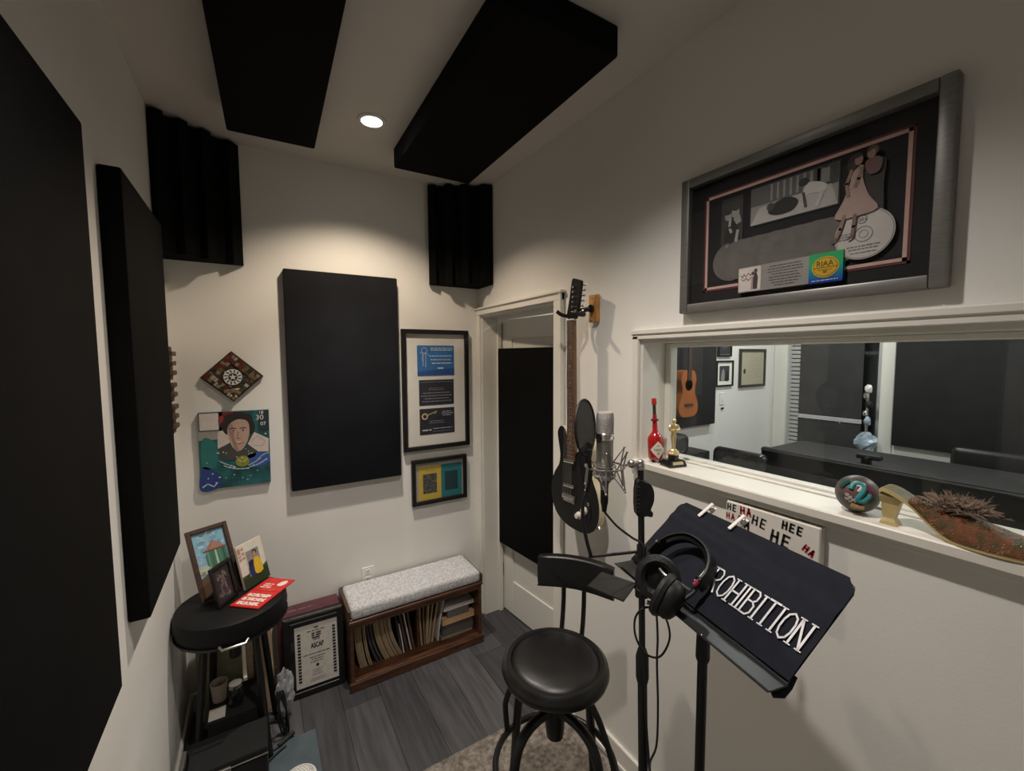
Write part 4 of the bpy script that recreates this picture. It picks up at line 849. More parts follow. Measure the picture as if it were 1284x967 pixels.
O('post_sleeve', B().tube([pt+Vector((0, 0, .01)), (.960, .640, 1.02), (.960, .640, 1.01)], [.0155, .0175, .0145], 14), BLACKM, r)
O('post', B().tube([(.960, .640, 1.06), (.955, .638, .03)], .0125, 14), BLACKP, r)
O('base', B().lathe([(.0, .0125), (.068, .0125), (.070, .022), (.06, .034), (.03, .055), (.018, .08), (.0, .08)], Matrix.Translation((.955, .638, 0)), 36), BLACKP, r)
# shirt draped over the desk: a thin sheet with soft folds, wrapping the top edge and hanging at the right
SHIRT = mat('navy_cotton', (.0105, .0122, .0205), .85, noise=.12, nscale=30, bump=.35, bscale=600, spec=.25)
def sh(u, v):
    x = -.246+u*.502; y = -.118+v*.250
    wob = .0022*sin(9*y/.25+4*x)+.0030*math.exp(-((y-.075+.10*x)/.010)**2)+.0026*math.exp(-((y-.050+.06*x)/.009)**2)+.0015*sin(40*x+11*y)*(1-v)
    z = .004+abs(wob)
    ex = max(0, x-.258); z -= ex*2.5; x -= ex*.4
    ey = max(0, y-.125); z -= ey*1.6
    cr = max(0, abs(x)-.232)+max(0, y-.103)
    if cr > .026: 
        k = (cr-.026)*1.25; y -= k*.7; x -= k*.7*(1 if x > 0 else -1)
    return (x, y, z)
r = T('tshirt', 'navy shirt with white lettering draped over the music stand', 'shirt', DP+DN*.004)
b = B().grid(sh, 64, 36, MD)
O('front', b, SHIRT, r)
# hanging fold on the right and below
def fold(u, v): return (.2562-.004*v, .075-u*.19, .002-v*.006-.001*sin(u*9)*v)
O('side_fold', B().grid(fold, 20, 6, MD), SHIRT, r)
O('hem_roll', B().tube([MD @ Vector(q) for q in ((.250, -.100, -.010), (.249, -.122, -.013), (.247, -.142, -.013), (.240, -.156, -.008))], [.005, .008, .009, .005], 12), SHIRT, r)
# lettering: stroke letters
LET = {'P': [[(0, 0), (0, 1)], [(0, 1), (.35, 1), (.5, .85), (.5, .62), (.35, .48), (0, .48)]],
 'R': [[(0, 0), (0, 1)], [(0, 1), (.35, 1), (.5, .85), (.5, .62), (.35, .50), (0, .50)], [(.22, .50), (.58, 0)]],
 'O': [[(.28, 0), (.08, .12), (0, .35), (0, .65), (.08, .88), (.28, 1), (.48, .88), (.56, .65), (.56, .35), (.48, .12), (.28, 0)]],
 'H': [[(0, 0), (0, 1)], [(.5, 0), (.5, 1)], [(0, .5), (.5, .5)]], 'I': [[(.1, 0), (.1, 1)]],
 'B': [[(0, 0), (0, 1)], [(0, 1), (.33, 1), (.46, .88), (.46, .66), (.33, .54), (0, .54)], [(.33, .54), (.5, .42), (.5, .14), (.35, 0), (0, 0)]],
 'T': [[(.28, 0), (.28, 1)], [(0, 1), (.56, 1)]], 'N': [[(0, 0), (0, 1)], [(0, 1), (.52, 0)], [(.52, 0), (.52, 1)]]}
WID = {'P': .5, 'R': .58, 'O': .56, 'H': .5, 'I': .2, 'B': .5, 'T': .56, 'N': .52}
def letters(A, word, x, y, h, wtot, c, L=1, w=.0045):
    unit = wtot/(sum(WID[k] for k in word)+.14*(len(word)-1))
    for k in word:
        for st in LET[k]:
            A.stroke([(x+px_*unit, y+pz*h) for px_, pz in st], w if len(st) < 3 else w*.85, c, L)
        for st in LET[k]:
            if len(st) == 2 and st[0][0] == st[1][0]:
                for yy in (0, 1):
                    if not (k == 'T' and yy == 1): A.stroke([(x+(st[0][0]-.14)*unit, y+yy*h), (x+(st[0][0]+.14)*unit, y+yy*h)], w*.55, c, L)
        x += (WID[k]+.14)*unit
a = Art(MD @ Matrix.Translation((0, 0, .0095)))
letters(a, 'PROHIBITION', -.026, -.062, .061, .266, pc(.78, .79, .83), 1)
a.done('lettering', r, 'white lettering')
for i, (u, v) in enumerate(((-.151, .128), (-.046, .133))):
    r = T('clothes_clip', ['white plastic clip on the top left of the music stand', 'white plastic clip on the music stand in front of the hand-lettered sign'][i], 'clip', MD @ Vector((u, v, .01)))
    Mk = MD @ Matrix.Translation((u, v, 0)) @ Matrix.Rotation(radians(-10), 4, 'Z')
    O('front_jaw', B().bb((-.0055, -.030, .009), (.0055, .026, .0135), .0015, Mk, seg=1), WHITEP, r)
    O('back_jaw', B().bb((-.005, -.026, -.010), (.005, .026, -.006), .0015, Mk, seg=1), WHITEP, r)
    O('spring', B().tube([(-.007, .012, .003), (.007, .012, .003)], .0065, 10, M=Mk), NICKEL, r)

r = T('headphones', 'black over-ear studio headphones lying on the shirt on the music stand', 'headphones', MD @ Vector((-.07, -.07, .02)))
HPM = mat('headphone_black', (.004, .004, .0045), .52, noise=.2, nscale=40); PADM = mat('ear_pad', (.007, .007, .008), .5, noise=.2, nscale=50, bump=.4, bscale=200)
arc = [(-.146, -.082, .052), (-.148, -.048, .048), (-.134, -.010, .044), (-.104, .016, .040), (-.068, .021, .036), (-.032, .012, .034), (-.002, -.012, .034), (.014, -.046, .036), (.012, -.080, .038)]
A3 = smooth(arc, 5)
b = B(); n = len(A3)
cen = Vector((-.068, -.075, .04)); vs = []
for i, q in enumerate(A3):
    ou = (q-cen); ou.z = 0; ou.normalize(); wv = Vector((0, 0, 1))
    for du, dw in ((0, -.019), (.0045, -.017), (.0065, 0), (.0045, .017), (0, .019), (-.004, 0)): vs.append(tuple(q+ou*du+wv*dw))
b.add(vs, [(i*6+j, i*6+(j+1) % 6, (i+1)*6+(j+1) % 6, (i+1)*6+j) for i in range(n-1) for j in range(6)]+[tuple(range(6)), tuple(reversed(range((n-1)*6, n*6)))], MD, sm=True)
O('headband', b, HPM, r)
b = B(); vs = []; A4 = A3[8:-8]
for i, q in enumerate(A4):
    ou = (q-cen); ou.z = 0; ou.normalize()
    for du, dw in ((-.005, -.014), (-.010, -.008), (-.011, .008), (-.005, .014)): vs.append(tuple(q+ou*du+Vector((0, 0, dw))))
b.add(vs, [(i*4+j, i*4+(j+1) % 4, (i+1)*4+(j+1) % 4, (i+1)*4+j) for i in range(len(A4)-1) for j in range(4)]+[(0, 1, 2, 3), tuple(reversed(range(4*len(A4)-4, 4*len(A4))))], MD, sm=True)
O('headband_pad', b, PADM, r)
def cup(c, axis, name_side):
    axis = Vector(axis).normalized(); up = Vector((0, 1, .3)); Mk = MD @ fr(c, up.cross(axis), up) @ Matrix.Scale(1.18, 4)
    g = O('ear_cup', B().lathe([(.0, -.020), (.022, -.020), (.034, -.014), (.040, -.004), (.040, .006), (.030, .010), (.0, .010)], Mk, 32), HPM, r)
    O('ear_pad', B().lathe([(.024, .010), (.026, .022), (.034, .027), (.044, .024), (.047, .016), (.044, .008), (.036, .006)], Mk, 36), PADM, g)
    O('pad_cloth', B().lathe([(.0, .012), (.026, .012)], Mk, 28), BLACKM, g)
    return Mk
ca, cb = (-.076, -.122, .058), (-.004, -.146, .056)
cup(ca, (.62, .30, .72), 'left'); cup(cb, (-.75, .10, .52), 'right')
O('slider', B().tube([MD @ Vector(q) for q in ((-.146, -.080, .052), (-.142, -.100, .052), (-.118, -.124, .048))], .005, 8), HPM, r)
O('slider', B().tube([MD @ Vector(q) for q in ((.012, -.078, .038), (.016, -.100, .042), (.016, -.126, .050))], .005, 8), HPM, r)
O('yoke_arm', B().tube(smooth([MD @ Vector(q) for q in ((-.050, -.110, .096), (-.028, -.114, .094), (-.008, -.108, .082), (.012, -.098, .050))], 5), .0035, 8), NICKEL, r, 'silver grey fork of the right ear cup')
O('side_marker', B().tube([MD @ Vector((.0150, -.070, .052)), MD @ Vector((.0145, -.084, .052))], .0055, 8), pc(.30, .015, .04), r, 'small red band on the right slider')
O('hinge_cap', B().tube([MD @ Vector((.014, -.062, .054)), MD @ Vector((.014, -.066, .056))], .006, 8).tube([MD @ Vector((-.149, -.048, .067)), MD @ Vector((-.142, -.045, .069))], .005, 8), CHROME, r)
cab = [MD @ Vector((-.11, -.150, .045)), MD @ Vector((-.115, -.178, .046)), (.846, .703, 1.176), (.869, .688, 1.137), (.878, .678, 1.087), (.865, .682, 1.047), (.846, .692, 1.03), (.819, .708, 1.044), (.801, .722, 1.087), (.802, .724, 1.134), (.822, .712, 1.160), (.845, .698, 1.150), (.846, .690, 1.09), (.843, .688, 1.02), (.845, .684, .90), (.842, .684, .80), (.826, .690, .755), (.815, .676, .72), (.812, .664, .60), (.80, .64, .3), (.78, .58, .06), (.70, .50, .016)]
O('headphone_cable', B().tube(smooth(cab, 6), .0028, 8), BLACKM, None, 'black headphone cable looped beneath the music stand', 'cable')

# hand-lettered sign under the sill
r = T('lettered_sign', 'white canvas with black and red hand-painted laughing words under the window sill', 'sign', (1.295, .64, 1.10))
sy1, sy0, sz0, sz1 = .782, .516, 1.098, 1.335
O('canvas', B().bb((1.276, sy0, sz0), (XR-.0005, sy1, sz1), .003, seg=1), mat('white_canvas', (.72, .69, .64), .8, noise=.03, nscale=30), r)
a = Art(Matrix(((0, 0, -1, 1.2757), (-1, 0, 0, sy1), (0, 1, 0, sz1), (0, 0, 0, 1)))); BKI = (.012, .012, .012); RDI = (.36, .012, .035)
def hand(word, x, y, h, c, w, ang=0):
    h = h*1.0; G = {'H': [[(0, 0), (.02, 1)], [(.5, .02), (.46, 1)], [(0, .5), (.5, .53)]], 'E': [[(.45, 0), (0, .02), (.03, 1), (.48, 1)], [(.02, .5), (.4, .52)]], 'A': [[(0, 0), (.24, 1), (.5, 0)], [(.1, .38), (.42, .38)]]}
    for k in word:
        for st in G[k]: a.stroke([(x+(px_*cos(ang)-pz*sin(ang))*h*.95, y+(px_*sin(ang)+pz*cos(ang))*h) for px_, pz in st], w, c, 1)
        x += h*.90*cos(ang); y += h*.90*sin(ang)
for w_, x_, y_, h_, c_, t_, g_ in (('HE', .006, -.027, .019, BKI, .0042, 0), ('HA', .048, -.028, .022, RDI, .0055, 0), ('HE', .084, -.047, .027, BKI, .0050, -.16), ('HEE', .170, -.032, .022, BKI, .0056, -.10),
        ('HE', .140, -.080, .034, BKI, .0070, -.14), ('HA', .224, -.074, .019, RDI, .0055, -.5), ('HA', .003, -.056, .018, RDI, .0040, 0), ('HA', .038, -.062, .026, BKI, .0065, -.25), ('HE', .086, -.104, .026, BKI, .0055, -.1),
        ('HA', .180, -.122, .024, RDI, .0055, -.1), ('HE', .012, -.112, .028, BKI, .0055, 0), ('HAHA', .03, -.180, .034, RDI, .007, 0), ('HEE', .150, -.200, .034, BKI, .007, 0)): hand(w_, x_, y_, h_, c_, t_, g_)
a.done('painted_words', r)

# ================================================================== THINGS ON THE SILL
SZ = 1.388
r = T('hot_sauce_bottle_ukulele', 'red bottle shaped ukulele with a white diamond label on the window sill', 'ukulele', (1.318, 1.098, SZ))
bx, by = 1.318, 1.098
Mb = Matrix.Translation((bx, by, SZ+.012)) @ Matrix.Rotation(radians(2.5), 4, Vector((FV.x, FV.y, 0))) @ Matrix.Rotation(radians(-2), 4, Vector((RV.x, RV.y, 0)))
Mb = Matrix.Translation((bx, by, SZ+.012)) @ Matrix.Rotation(radians(-3), 4, Vector((FV.x, FV.y, 0)))
REDG = mat('gloss_red_lacquer', (.42, .012, .012), .18, noise=.1, nscale=15, coat=.4)
O('bottle_body', B().lathe([(.0, 0), (.0265, 0), (.0295, .004), (.0295, .074), (.0270, .085), (.018, .098), (.0105, .108), (.009, .135), (.0085, .150), (.0, .151)], Mb, 28), REDG, r)
O('collar', B().lathe([(.009, .147), (.0145, .149), (.0145, .155), (.009, .157)], Mb, 18), pc(.16, .01, .012, .3), r, 'dark red collar')
O('fretboard_neck', B().lathe([(.0075, .157), (.0065, .170), (.006, .212), (.0, .213)], Mb, 14), pc(.03, .035, .03, .35), r, 'dark slim neck')
O('neck_base', B().lathe([(.0085, .150), (.0080, .172), (.0062, .173)], Mb, 14), REDG, r)
O('cap', B().lathe([(.0085, .211), (.0092, .214), (.0092, .232), (.0080, .236), (.0, .236)], Mb, 16), pc(.50, .03, .02, .3), r, 'red octagonal cap')
fv = (-FV); lab = Mb @ fr((0, 0, .040), RV, (0, 0, 1))
lbv = B(); vs = []; n = 8          # diamond label wrapped on the body
for i in range(n+1):
    x = -.030+.060*i/n; hh = .034*(1-abs(x)/.030)
    th = x/.0299; q = lambda z: (0.0299*sin(th), z, 0.0299*cos(th))
    vs += [q(-hh), q(hh)]
lbv.add(vs, [(2*i, 2*i+2, 2*i+3, 2*i+1) for i in range(n)], lab)
O('label', lbv, pc(.78, .74, .62), r, 'white diamond label')
a = Art(lab @ Matrix.Translation((0, 0, .0300)))
tv, tf, _ = text_mesh('TABASCO')
a.b.add([(.0304*sin((px_-.5)*.034/.0304), -.004+py*.009, .0304*cos((px_-.5)*.034/.0304)-.0300) for px_, py in tv], tf, a.M, a.mi((.03, .09, .04)))
for yy, w_ in ((.014, .010), (-.012, .012), (-.017, .008)): a.b.add([(s_*w_*.5, yy+dz, .0304*cos(w_*.5/.0304)-.0299) for s_, dz in ((-1, 0), (1, 0), (1, .0022), (-1, .0022))], [(0, 1, 2, 3)], a.M, a.mi((.25, .10, .06)))
a.done('label_print', r)
for s_ in (-1, 1): O('foot', B().box((bx+RV.x*.014*s_-FV.x*.010, by+RV.y*.014*s_-FV.y*.010, SZ+.006), (.012, .012, .012), bev=.003), BLACKM, r)

r = T('gold_trophy', 'small gold figure trophy on a black base on the window sill', 'trophy', (1.322, 1.022, SZ))
Mt = Matrix.Translation((1.322, 1.022, SZ)) @ Matrix.Rotation(-_yaw+radians(18), 4, 'Z') @ Matrix.Diagonal((1.22, 1.22, 1, 1))
O('base', B().prism([(-.030, -.024), (.030, -.024), (.030, .024), (-.030, .024)], 0, .008, Mt).add([(-.030, -.024, .008), (.030, -.024, .008), (.030, .024, .008), (-.030, .024, .008), (-.024, -.019, .024), (.024, -.019, .024), (.024, .019, .024), (-.024, .019, .024)], [(4, 5, 6, 7), (0, 1, 5, 4), (1, 2, 6, 5), (2, 3, 7, 6), (3, 0, 4, 7)], Mt), pc(.012, .012, .012, .2), r)
O('name_plate', B().add([(-.020, -.0236, .0102), (.020, -.0236, .0102), (.0175, -.0203, .0205), (-.0175, -.0203, .0205)], [(0, 1, 2, 3)], Mt), GOLD, r)
O('drum', B().lathe([(.0155, .024), (.0155, .043), (.014, .044), (.0, .044)], Mt, 24), pc(.012, .012, .012, .2), r)
O('gold_foot', B().lathe([(.0, .044), (.017, .044), (.0175, .050), (.015, .053), (.0155, .056), (.011, .060), (.0085, .064), (.0, .064)], Mt, 24), GOLD, r)
fig = B()
for s_ in (-1, 1):
    fig.tube(smooth([(s_*.0030, 0, .063), (s_*.0036, -.0005, .085), (s_*.0040, .0, .098), (s_*.0044, 0, .116)], 4), [.0030, .0031, .0034, .0036, .0040, .0042, .0042, .0044, .0046, .0050, .0054, .0058, .0060], 10, M=Mt)
    fig.tube(smooth([(s_*.0115, .001, .153), (s_*.0160, -.001, .143), (s_*.0130, -.006, .134), (s_*.002, -.009, .139)], 4), [.0045]*4+[.0040]*4+[.0035]*4+[.003], 9, M=Mt)
fig.lathe([(.0, .110), (.0080, .114), (.0088, .120), (.0082, .128), (.0105, .140), (.0122, .149), (.0110, .155), (.0050, .159), (.0042, .163), (.0, .163)], Mt @ Matrix.Diagonal((1, .62, 1, 1)), 18)
fig.ball((0, -.0005, .1695), .0078, Mt, n=14, k=10, sc=(.82, .95, 1.12))
fig.tube([(0, -.010, .146), (0, -.0085, .066)], [.0016, .0007], 6, M=Mt).bb((-.005, -.0115, .136), (.005, -.009, .138), M=Mt)
O('figure', fig, GOLD, r)

# painted ball
r = T('painted_ball', 'round painted ornament with a teal swirl on the window sill', 'ornament', (1.338, .462, SZ))
bc = Vector((1.338, .462, SZ+.0475)); R0 = .0475
O('ball', B().ball(tuple(bc), R0, n=32, k=20), mat('painted_clay', (.16, .075, .075), .42, col2=(.035, .055, .045), nscale=16, stretch=(1, 1, 1.8)), r)
td = (Vector((0, 0, 1.8))-bc).normalized(); tu = Vector((0, 0, 1)).cross(td).normalized(); tw = td.cross(tu)
def onb(u, v, k=1.012): d = td+tu*u+tw*v; return bc+d.normalized()*R0*k
def ribbon(name, pts, rad, c, lb=None): O(name, B().tube([onb(q.x, q.y) for q in smooth([(x, y, 0) for x, y in pts], 6)], rad, 8), pc(*c, .4), r, lb)
ribbon('teal_swirl', [(-.30, .20), (-.20, .52), (.10, .62), (.30, .40), (.20, .05), (.02, -.30), (.20, -.42), (.45, -.22), (.62, .02)], .0062, (.03, .26, .28), 'teal swirl')
ribbon('inner_line', [(-.05, .40), (.08, .46), (.15, .32), (.02, .10)], .0032, (.60, .55, .50), 'white inner line')
ribbon('light_line', [(-.22, .22), (-.14, .46), (.10, .55), (.22, .38)], .0025, (.12, .46, .46))
ribbon('maroon_band', [(.42, .55), (.60, .25), (.72, -.12)], .006, (.15, .025, .06), 'maroon band')
ribbon('tan_band', [(-.35, -.85), (.0, -.95), (.40, -.90)], .008, (.34, .22, .10), 'tan band')
ribbon('green_patch', [(-.95, .35), (-.75, .60), (-.45, .80)], .008, (.02, .10, .08))
ribbon('script', [(-.55, -.05), (-.50, -.25), (-.42, -.10), (-.36, -.38), (-.28, -.22), (-.22, -.48), (-.12, -.36), (-.08, -.55)], .0022, (.42, .38, .36))
ribbon('script', [(-.62, -.35), (-.52, -.48), (-.46, -.38), (-.38, -.60), (-.28, -.52)], .0018, (.42, .38, .36))

# glittery mule shoe
r = T('high_heel_mule', 'glittering bronze high heel mule with a fluffy tuft on the window sill', 'shoe', (1.30, .27, SZ))
CRM = mat('cream_leather', (.55, .43, .20), .45, noise=.12, nscale=20)
prof = [(.404, 1.466), (.396, 1.474), (.380, 1.472), (.354, 1.459), (.335, 1.445), (.320, 1.429), (.300, 1.411), (.277, 1.396), (.250, 1.393), (.212, 1.393), (.175, 1.394), (.140, 1.396), (.105, 1.401)]
half = [.016, .026, .030, .030, .029, .028, .029, .034, .040, .043, .042, .036, .020]
PS = smooth([(y, z, h_) for (y, z), h_ in zip(prof, half)], 3); XC = 1.308
vs = []
for q in PS: vs += [(XC-q.z, q.x, q.y-.0045), (XC+q.z, q.x, q.y-.0045), (XC+q.z, q.x, q.y+.0045), (XC-q.z, q.x, q.y+.0045)]
n = len(PS); O('sole', B().add(vs, [(4*i+j, 4*i+(j+1) % 4, 4*i+4+(j+1) % 4, 4*i+4+j) for i in range(n-1) for j in range(4)]+[(0, 1, 2, 3), (4*n-4, 4*n-3, 4*n-2, 4*n-1)]), CRM, r, 'cream sole edge')
vs = []
for q in PS: vs += [(XC-q.z*.93, q.x, q.y+.005), (XC+q.z*.93, q.x, q.y+.005)]
O('insole', B().add(vs, [(2*i, 2*i+1, 2*i+3, 2*i+2) for i in range(n-1)]), mat('olive_lining', (.12, .10, .03), .6, noise=.3, nscale=40), r)
O('heel', B().add([(XC+sx_*w_, y, z) for (w_, y0, y1, z) in ((.016, .400, .366, SZ+.0005), (.016, .398, .370, SZ+.008), (.012, .396, .374, SZ+.016), (.015, .399, .366, 1.440), (.024, .402, .352, 1.460)) for sx_, y in ((-1, y0), (1, y0), (1, y1), (-1, y1))],
  [(4*i+j, 4*i+(j+1) % 4, 4*i+4+(j+1) % 4, 4*i+4+j) for i in range(4) for j in range(4)]+[(0, 1, 2, 3), (16, 17, 18, 19)]), CRM, r)
GLIT = mat('bronze_glitter', (.20, .055, .018), .28, .35, col2=(.055, .05, .018), nscale=60, bump=.7, bscale=500)
vs = []; nu, nv = 20, 12
def up_(u, v):
    y = .345-.235*u; z0 = None
    for a_, b_ in zip(PS, PS[1:]):
        if a_.x >= y >= b_.x: t = (a_.x-y)/max(1e-6, a_.x-b_.x); z0 = a_.y+(b_.y-a_.y)*t; hw = a_.z+(b_.z-a_.z)*t
    if z0 is None: z0, hw = PS[-1].y, PS[-1].z
    HK = [(0, .010), (.06, .014), (.19, .046), (.40, .056), (.57, .044), (.72, .034), (.88, .022), (1, .006)]
    for (a_, h0), (b_, h1) in zip(HK, HK[1:]):
        if a_ <= u <= b_+1e-9: hgt = h0+(h1-h0)*(u-a_)/(b_-a_)
    t = pi*v
    return (XC-(hw+.0015)*cos(t), y, z0+.003+hgt*sin(t))
O('upper', B().grid(up_, nu, nv), GLIT, r, 'bronze glitter upper')
rg = random.Random(9); b = B()
for i in range(150):
    q = up_(rg.random(), rg.random()*.55); b.ball(q, .0011+.0010*rg.random(), n=6, k=4)
O('sequins', b, mat('sequin', (.75, .66, .42), .12, 1., noise=.2, nscale=60), r, kind='stuff')
b = B(); fc = Vector((1.308, .272, 1.462))
for i in range(1100):
    d = Vector((rg.gauss(0, .7), rg.gauss(0, 1), abs(rg.gauss(.55, .6)))).normalized(); L_ = .018+.026*rg.random()**1.5; s0 = fc+Vector((rg.gauss(0, .010), rg.gauss(0, .018), rg.gauss(0, .003)))
    p1_ = s0+d*L_; w_ = d.orthogonal().normalized()*.00028
    b.add([tuple(s0-w_), tuple(s0+w_), tuple(s0+d*L_*.6+w_*.8+Vector((0, 0, .002))), tuple(p1_-Vector((0, 0, .004)))], [(0, 1, 2, 3)])
O('fluffy_tuft', b, pc(.30, .22, .17, .9), r, kind='stuff', label='brown grey feather tuft', fix=False)

# ================================================================== FRAMED DISC AWARD ON THE RIGHT WALL
Wd, Hd = .669, .446
MR = Matrix(((0, 0, -1, 1.3045), (-1, 0, 0, .972), (0, 1, 0, 1.944), (0, 0, 0, 1)))
r = T('disc_award_frame', 'large pewter framed disc award with a hologram plaque above the window', 'framed award', (1.29, .64, 1.944))
b = B(); fw_ = .030
for q in (((0, 0), (fw_, Hd)), ((Wd-fw_, 0), (Wd, Hd)), ((fw_, 0), (Wd-fw_, fw_)), ((fw_, Hd-fw_), (Wd-fw_, Hd))): b.bb((*q[0], 0), (*q[1], .034), .004, MR, seg=2)
O('frame', b, STEEL, r)
O('mat_board', B().bb((.028, .028, .001), (Wd-.028, Hd-.028, .010), M=MR), mat('black_mat_board', (.009, .009, .010), .85, noise=.1), r)
PK = (.56, .36, .32)
b = B(); X0, X1, Y0, Y1 = .083, .595, .071, .368
for q in (((X0, Y0), (X0+.008, Y1)), ((X1-.008, Y0), (X1, Y1)), ((X0, Y0), (X1, Y0+.008)), ((X0, Y1-.008), (X1, Y1))): b.bb((*q[0], .010), (*q[1], .0125), M=MR)
O('inner_border', b, pc(*PK), r, 'pale pink inner border')
b = B()
for q in (((X0-.006, Y0-.006), (X0, Y1+.006)), ((X1, Y0-.006), (X1+.006, Y1+.006)), ((X0-.006, Y0-.006), (X1+.006, Y0)), ((X0-.006, Y1), (X1+.006, Y1+.006))): b.bb((*q[0], .010), (*q[1], .0115), M=MR)
O('inner_border', b, pc(.10, .025, .025), r, 'dark red outer line')
DISC = mat('silver_disc', (.36, .345, .325), .40, .5, noise=.04, nscale=30); DRIM = mat('disc_rim', (.20, .19, .18), .2, .3, noise=.1, nscale=30)
for i in range(12):
    x = .172+i*.0268
    Mq_ = MR @ Matrix.Translation((x, .150+.0012*(i % 2), .0105+.0006*i)) @ Matrix.Rotation(radians(2.2), 4, 'Y')
    O('disc', B().lathe([(.008, 0), (.0570, 0), (.0570, .0012), (.008, .0012)], Mq_, 40).lathe([(.0572, -.0002), (.060, -.0002), (.0604, .0008), (.060, .0018), (.0572, .0018)], Mq_, 40, 1), [DISC, DRIM], r)
O('large_disc', B().lathe([(.006, 0), (.0605, 0), (.061, .0008), (.0605, .0014), (.006, .0014)], MR @ Matrix.Translation((.514, .150, .0185)), 48), mat('printed_disc', (.50, .48, .46), .45, .2, noise=.05, nscale=20), r, 'printed disc with grey lettering')
a = Art(MR @ Matrix.Translation((.514, .150, .0202))); G_ = (.16, .15, .15)
a.ring(0, 0, .017, .0185, G_, 1).ring(0, 0, .0085, .0095, G_, 1).ring(0, 0, .0575, .0585, G_, 1).ring(-.004, .036, .009, .0105, G_, 1).text('201', -.004, .032, .008, G_, 1)
a.lines(-.052, -.026, .006, 3, .006, .0025, G_, 1, .2, 3).lines(-.035, .035, -.028, 2, .007, .0025, G_, 1, .2, 4).lines(-.03, .03, -.044, 1, .007, .002, G_, 1, .2, 5)
a.done('disc_print', r)
def photo(x0, y0, x1, y1, base, name, lb, draw, z=.012):
    O('photo_board', B().bb((x0, y0, .010), (x1, y1, z), M=MR), pc(*base), r)
    a = Art(MR @ Matrix.Translation((0, 0, z+.0002))); draw(a, x0, y0, x1, y1); a.done(name, r, lb)
def d_left(a, x0, y0, x1, y1):
    a.poly(smooth2([(x0+.018, y0+.005), (x0+.012, y0+.05), (x0+.026, y0+.085), (x0+.050, y0+.085), (x0+.062, y0+.04), (x0+.055, y0+.005)]), (.012, .012, .012), 1)
    a.ell(x0+.024, y0+.112, .012, .015, (.28, .27, .26), 2).ell(x0+.046, y0+.118, .013, .016, (.32, .31, .30), 2).ell(x0+.022, y0+.124, .013, .009, (.03, .03, .03), 3).ell(x0+.048, y0+.131, .014, .009, (.04, .04, .04), 3)
    a.stroke([(x0+.03, y0+.10), (x0+.028, y0+.075), (x0+.034, y0+.06)], .008, (.36, .35, .33), 3).stroke([(x0+.055, y0+.06), (x0+.05, y0+.03)], .009, (.32, .31, .3), 3).poly([(x0+.04, y0+.10), (x0+.06, y0+.11), (x0+.066, y0+.085), (x0+.05, y0+.08)], (.30, .29, .28), 2)
    a.ell(x0+.02, y0+.012, .014, .010, (.22, .21, .2), 2)
photo(.136, .180, .206, .345, (.035, .034, .034), 'photo', 'small grey photo of two seated people', d_left)
def d_mid(a, x0, y0, x1, y1):
    a.rect(x0+.004, y0+.004, x1-.004, y1-.004, (.26, .255, .245), 1); a.rect(x0+.004, y0+.058, x1-.004, y1-.004, (.10, .10, .10), 2)
    for i in range(9): a.rect(x0+.06+i*.017, y0+.062, x0+.066+i*.017, y1-.006, (.26, .25, .24), 3)
    a.rect(x1-.06, y0+.06, x1-.006, y1-.006, (.045, .045, .045), 3).rect(x1-.044, y0+.066, x1-.024, y1-.010, (.20, .2, .19), 4)
    a.poly([(x0+.004, y0+.004), (x1-.004, y0+.004), (x1-.02, y0+.062), (x0+.03, y0+.05)], (.42, .41, .39), 3)
    a.poly(smooth2([(x0+.055, y0+.030), (x0+.075, y0+.052), (x0+.11, y0+.058), (x0+.135, y0+.040), (x0+.12, y0+.018), (x0+.08, y0+.016)]), (.012, .012, .012), 5)
    a.ell(x0+.062, y0+.044, .011, .011, (.05, .05, .05), 6)
    a.poly(smooth2([(x1-.090, y0+.040), (x1-.080, y0+.075), (x1-.060, y0+.078), (x1-.030, y0+.062), (x1-.036, y0+.045), (x1-.07, y0+.05)]), (.55, .54, .51), 5).ell(x1-.085, y0+.084, .013, .011, (.02, .02, .02), 6)
    a.stroke([(x1-.085, y0+.055), (x1-.078, y0+.018)], .007, (.05, .05, .05), 6).stroke([(x1-.04, y0+.045), (x1-.05, y0+.016)], .010, (.50, .49, .47), 6)
photo(.226, .238, .458, .352, (.012, .012, .012), 'photo', 'wide grey photo of two people resting in a room', d_mid)
# cut-out couple standing over the large disc
c = B(); c0 = .020
dress = smooth2([(.482, .313), (.508, .315), (.508, .285), (.522, .240), (.541, .205), (.500, .196), (.453, .200), (.470, .240), (.484, .285)], 3)
O('cutout_dress', B().prism(dress, c0, c0+.004, MR), pc(.40, .29, .26), r, 'pale dress of the cut-out figure')
man = smooth2([(.510, .318), (.535, .324), (.551, .312), (.548, .265), (.550, .20), (.545, .142), (.530, .140), (.529, .20), (.518, .25), (.508, .285)], 3)
O('cutout_suit', B().prism(man, c0-.004, c0-.0005, MR), pc(.030, .027, .027), r, 'dark suited cut-out figure')
SK2 = (.28, .17, .135)
a = Art(MR @ Matrix.Translation((0, 0, c0+.0042)))
a.poly(smooth2([(.476, .330), (.486, .346), (.503, .345), (.508, .330), (.496, .312), (.480, .305)]), (.025, .016, .013), 1).ell(.499, .329, .0085, .0115, SK2, 2).poly(smooth2([(.484, .336), (.492, .346), (.506, .342), (.500, .336)]), (.025, .016, .013), 3)
a.rect(.494, .310, .502, .320, SK2, 1)
a.ell(.524, .336, .0088, .0118, (.30, .19, .15), 2).poly(smooth2([(.515, .340), (.520, .352), (.534, .350), (.538, .338), (.532, .332), (.530, .344)]), (.10, .06, .045), 3).poly(smooth2([(.512, .318), (.530, .326), (.545, .316), (.540, .290), (.520, .290)]), (.16, .085, .085), 1)
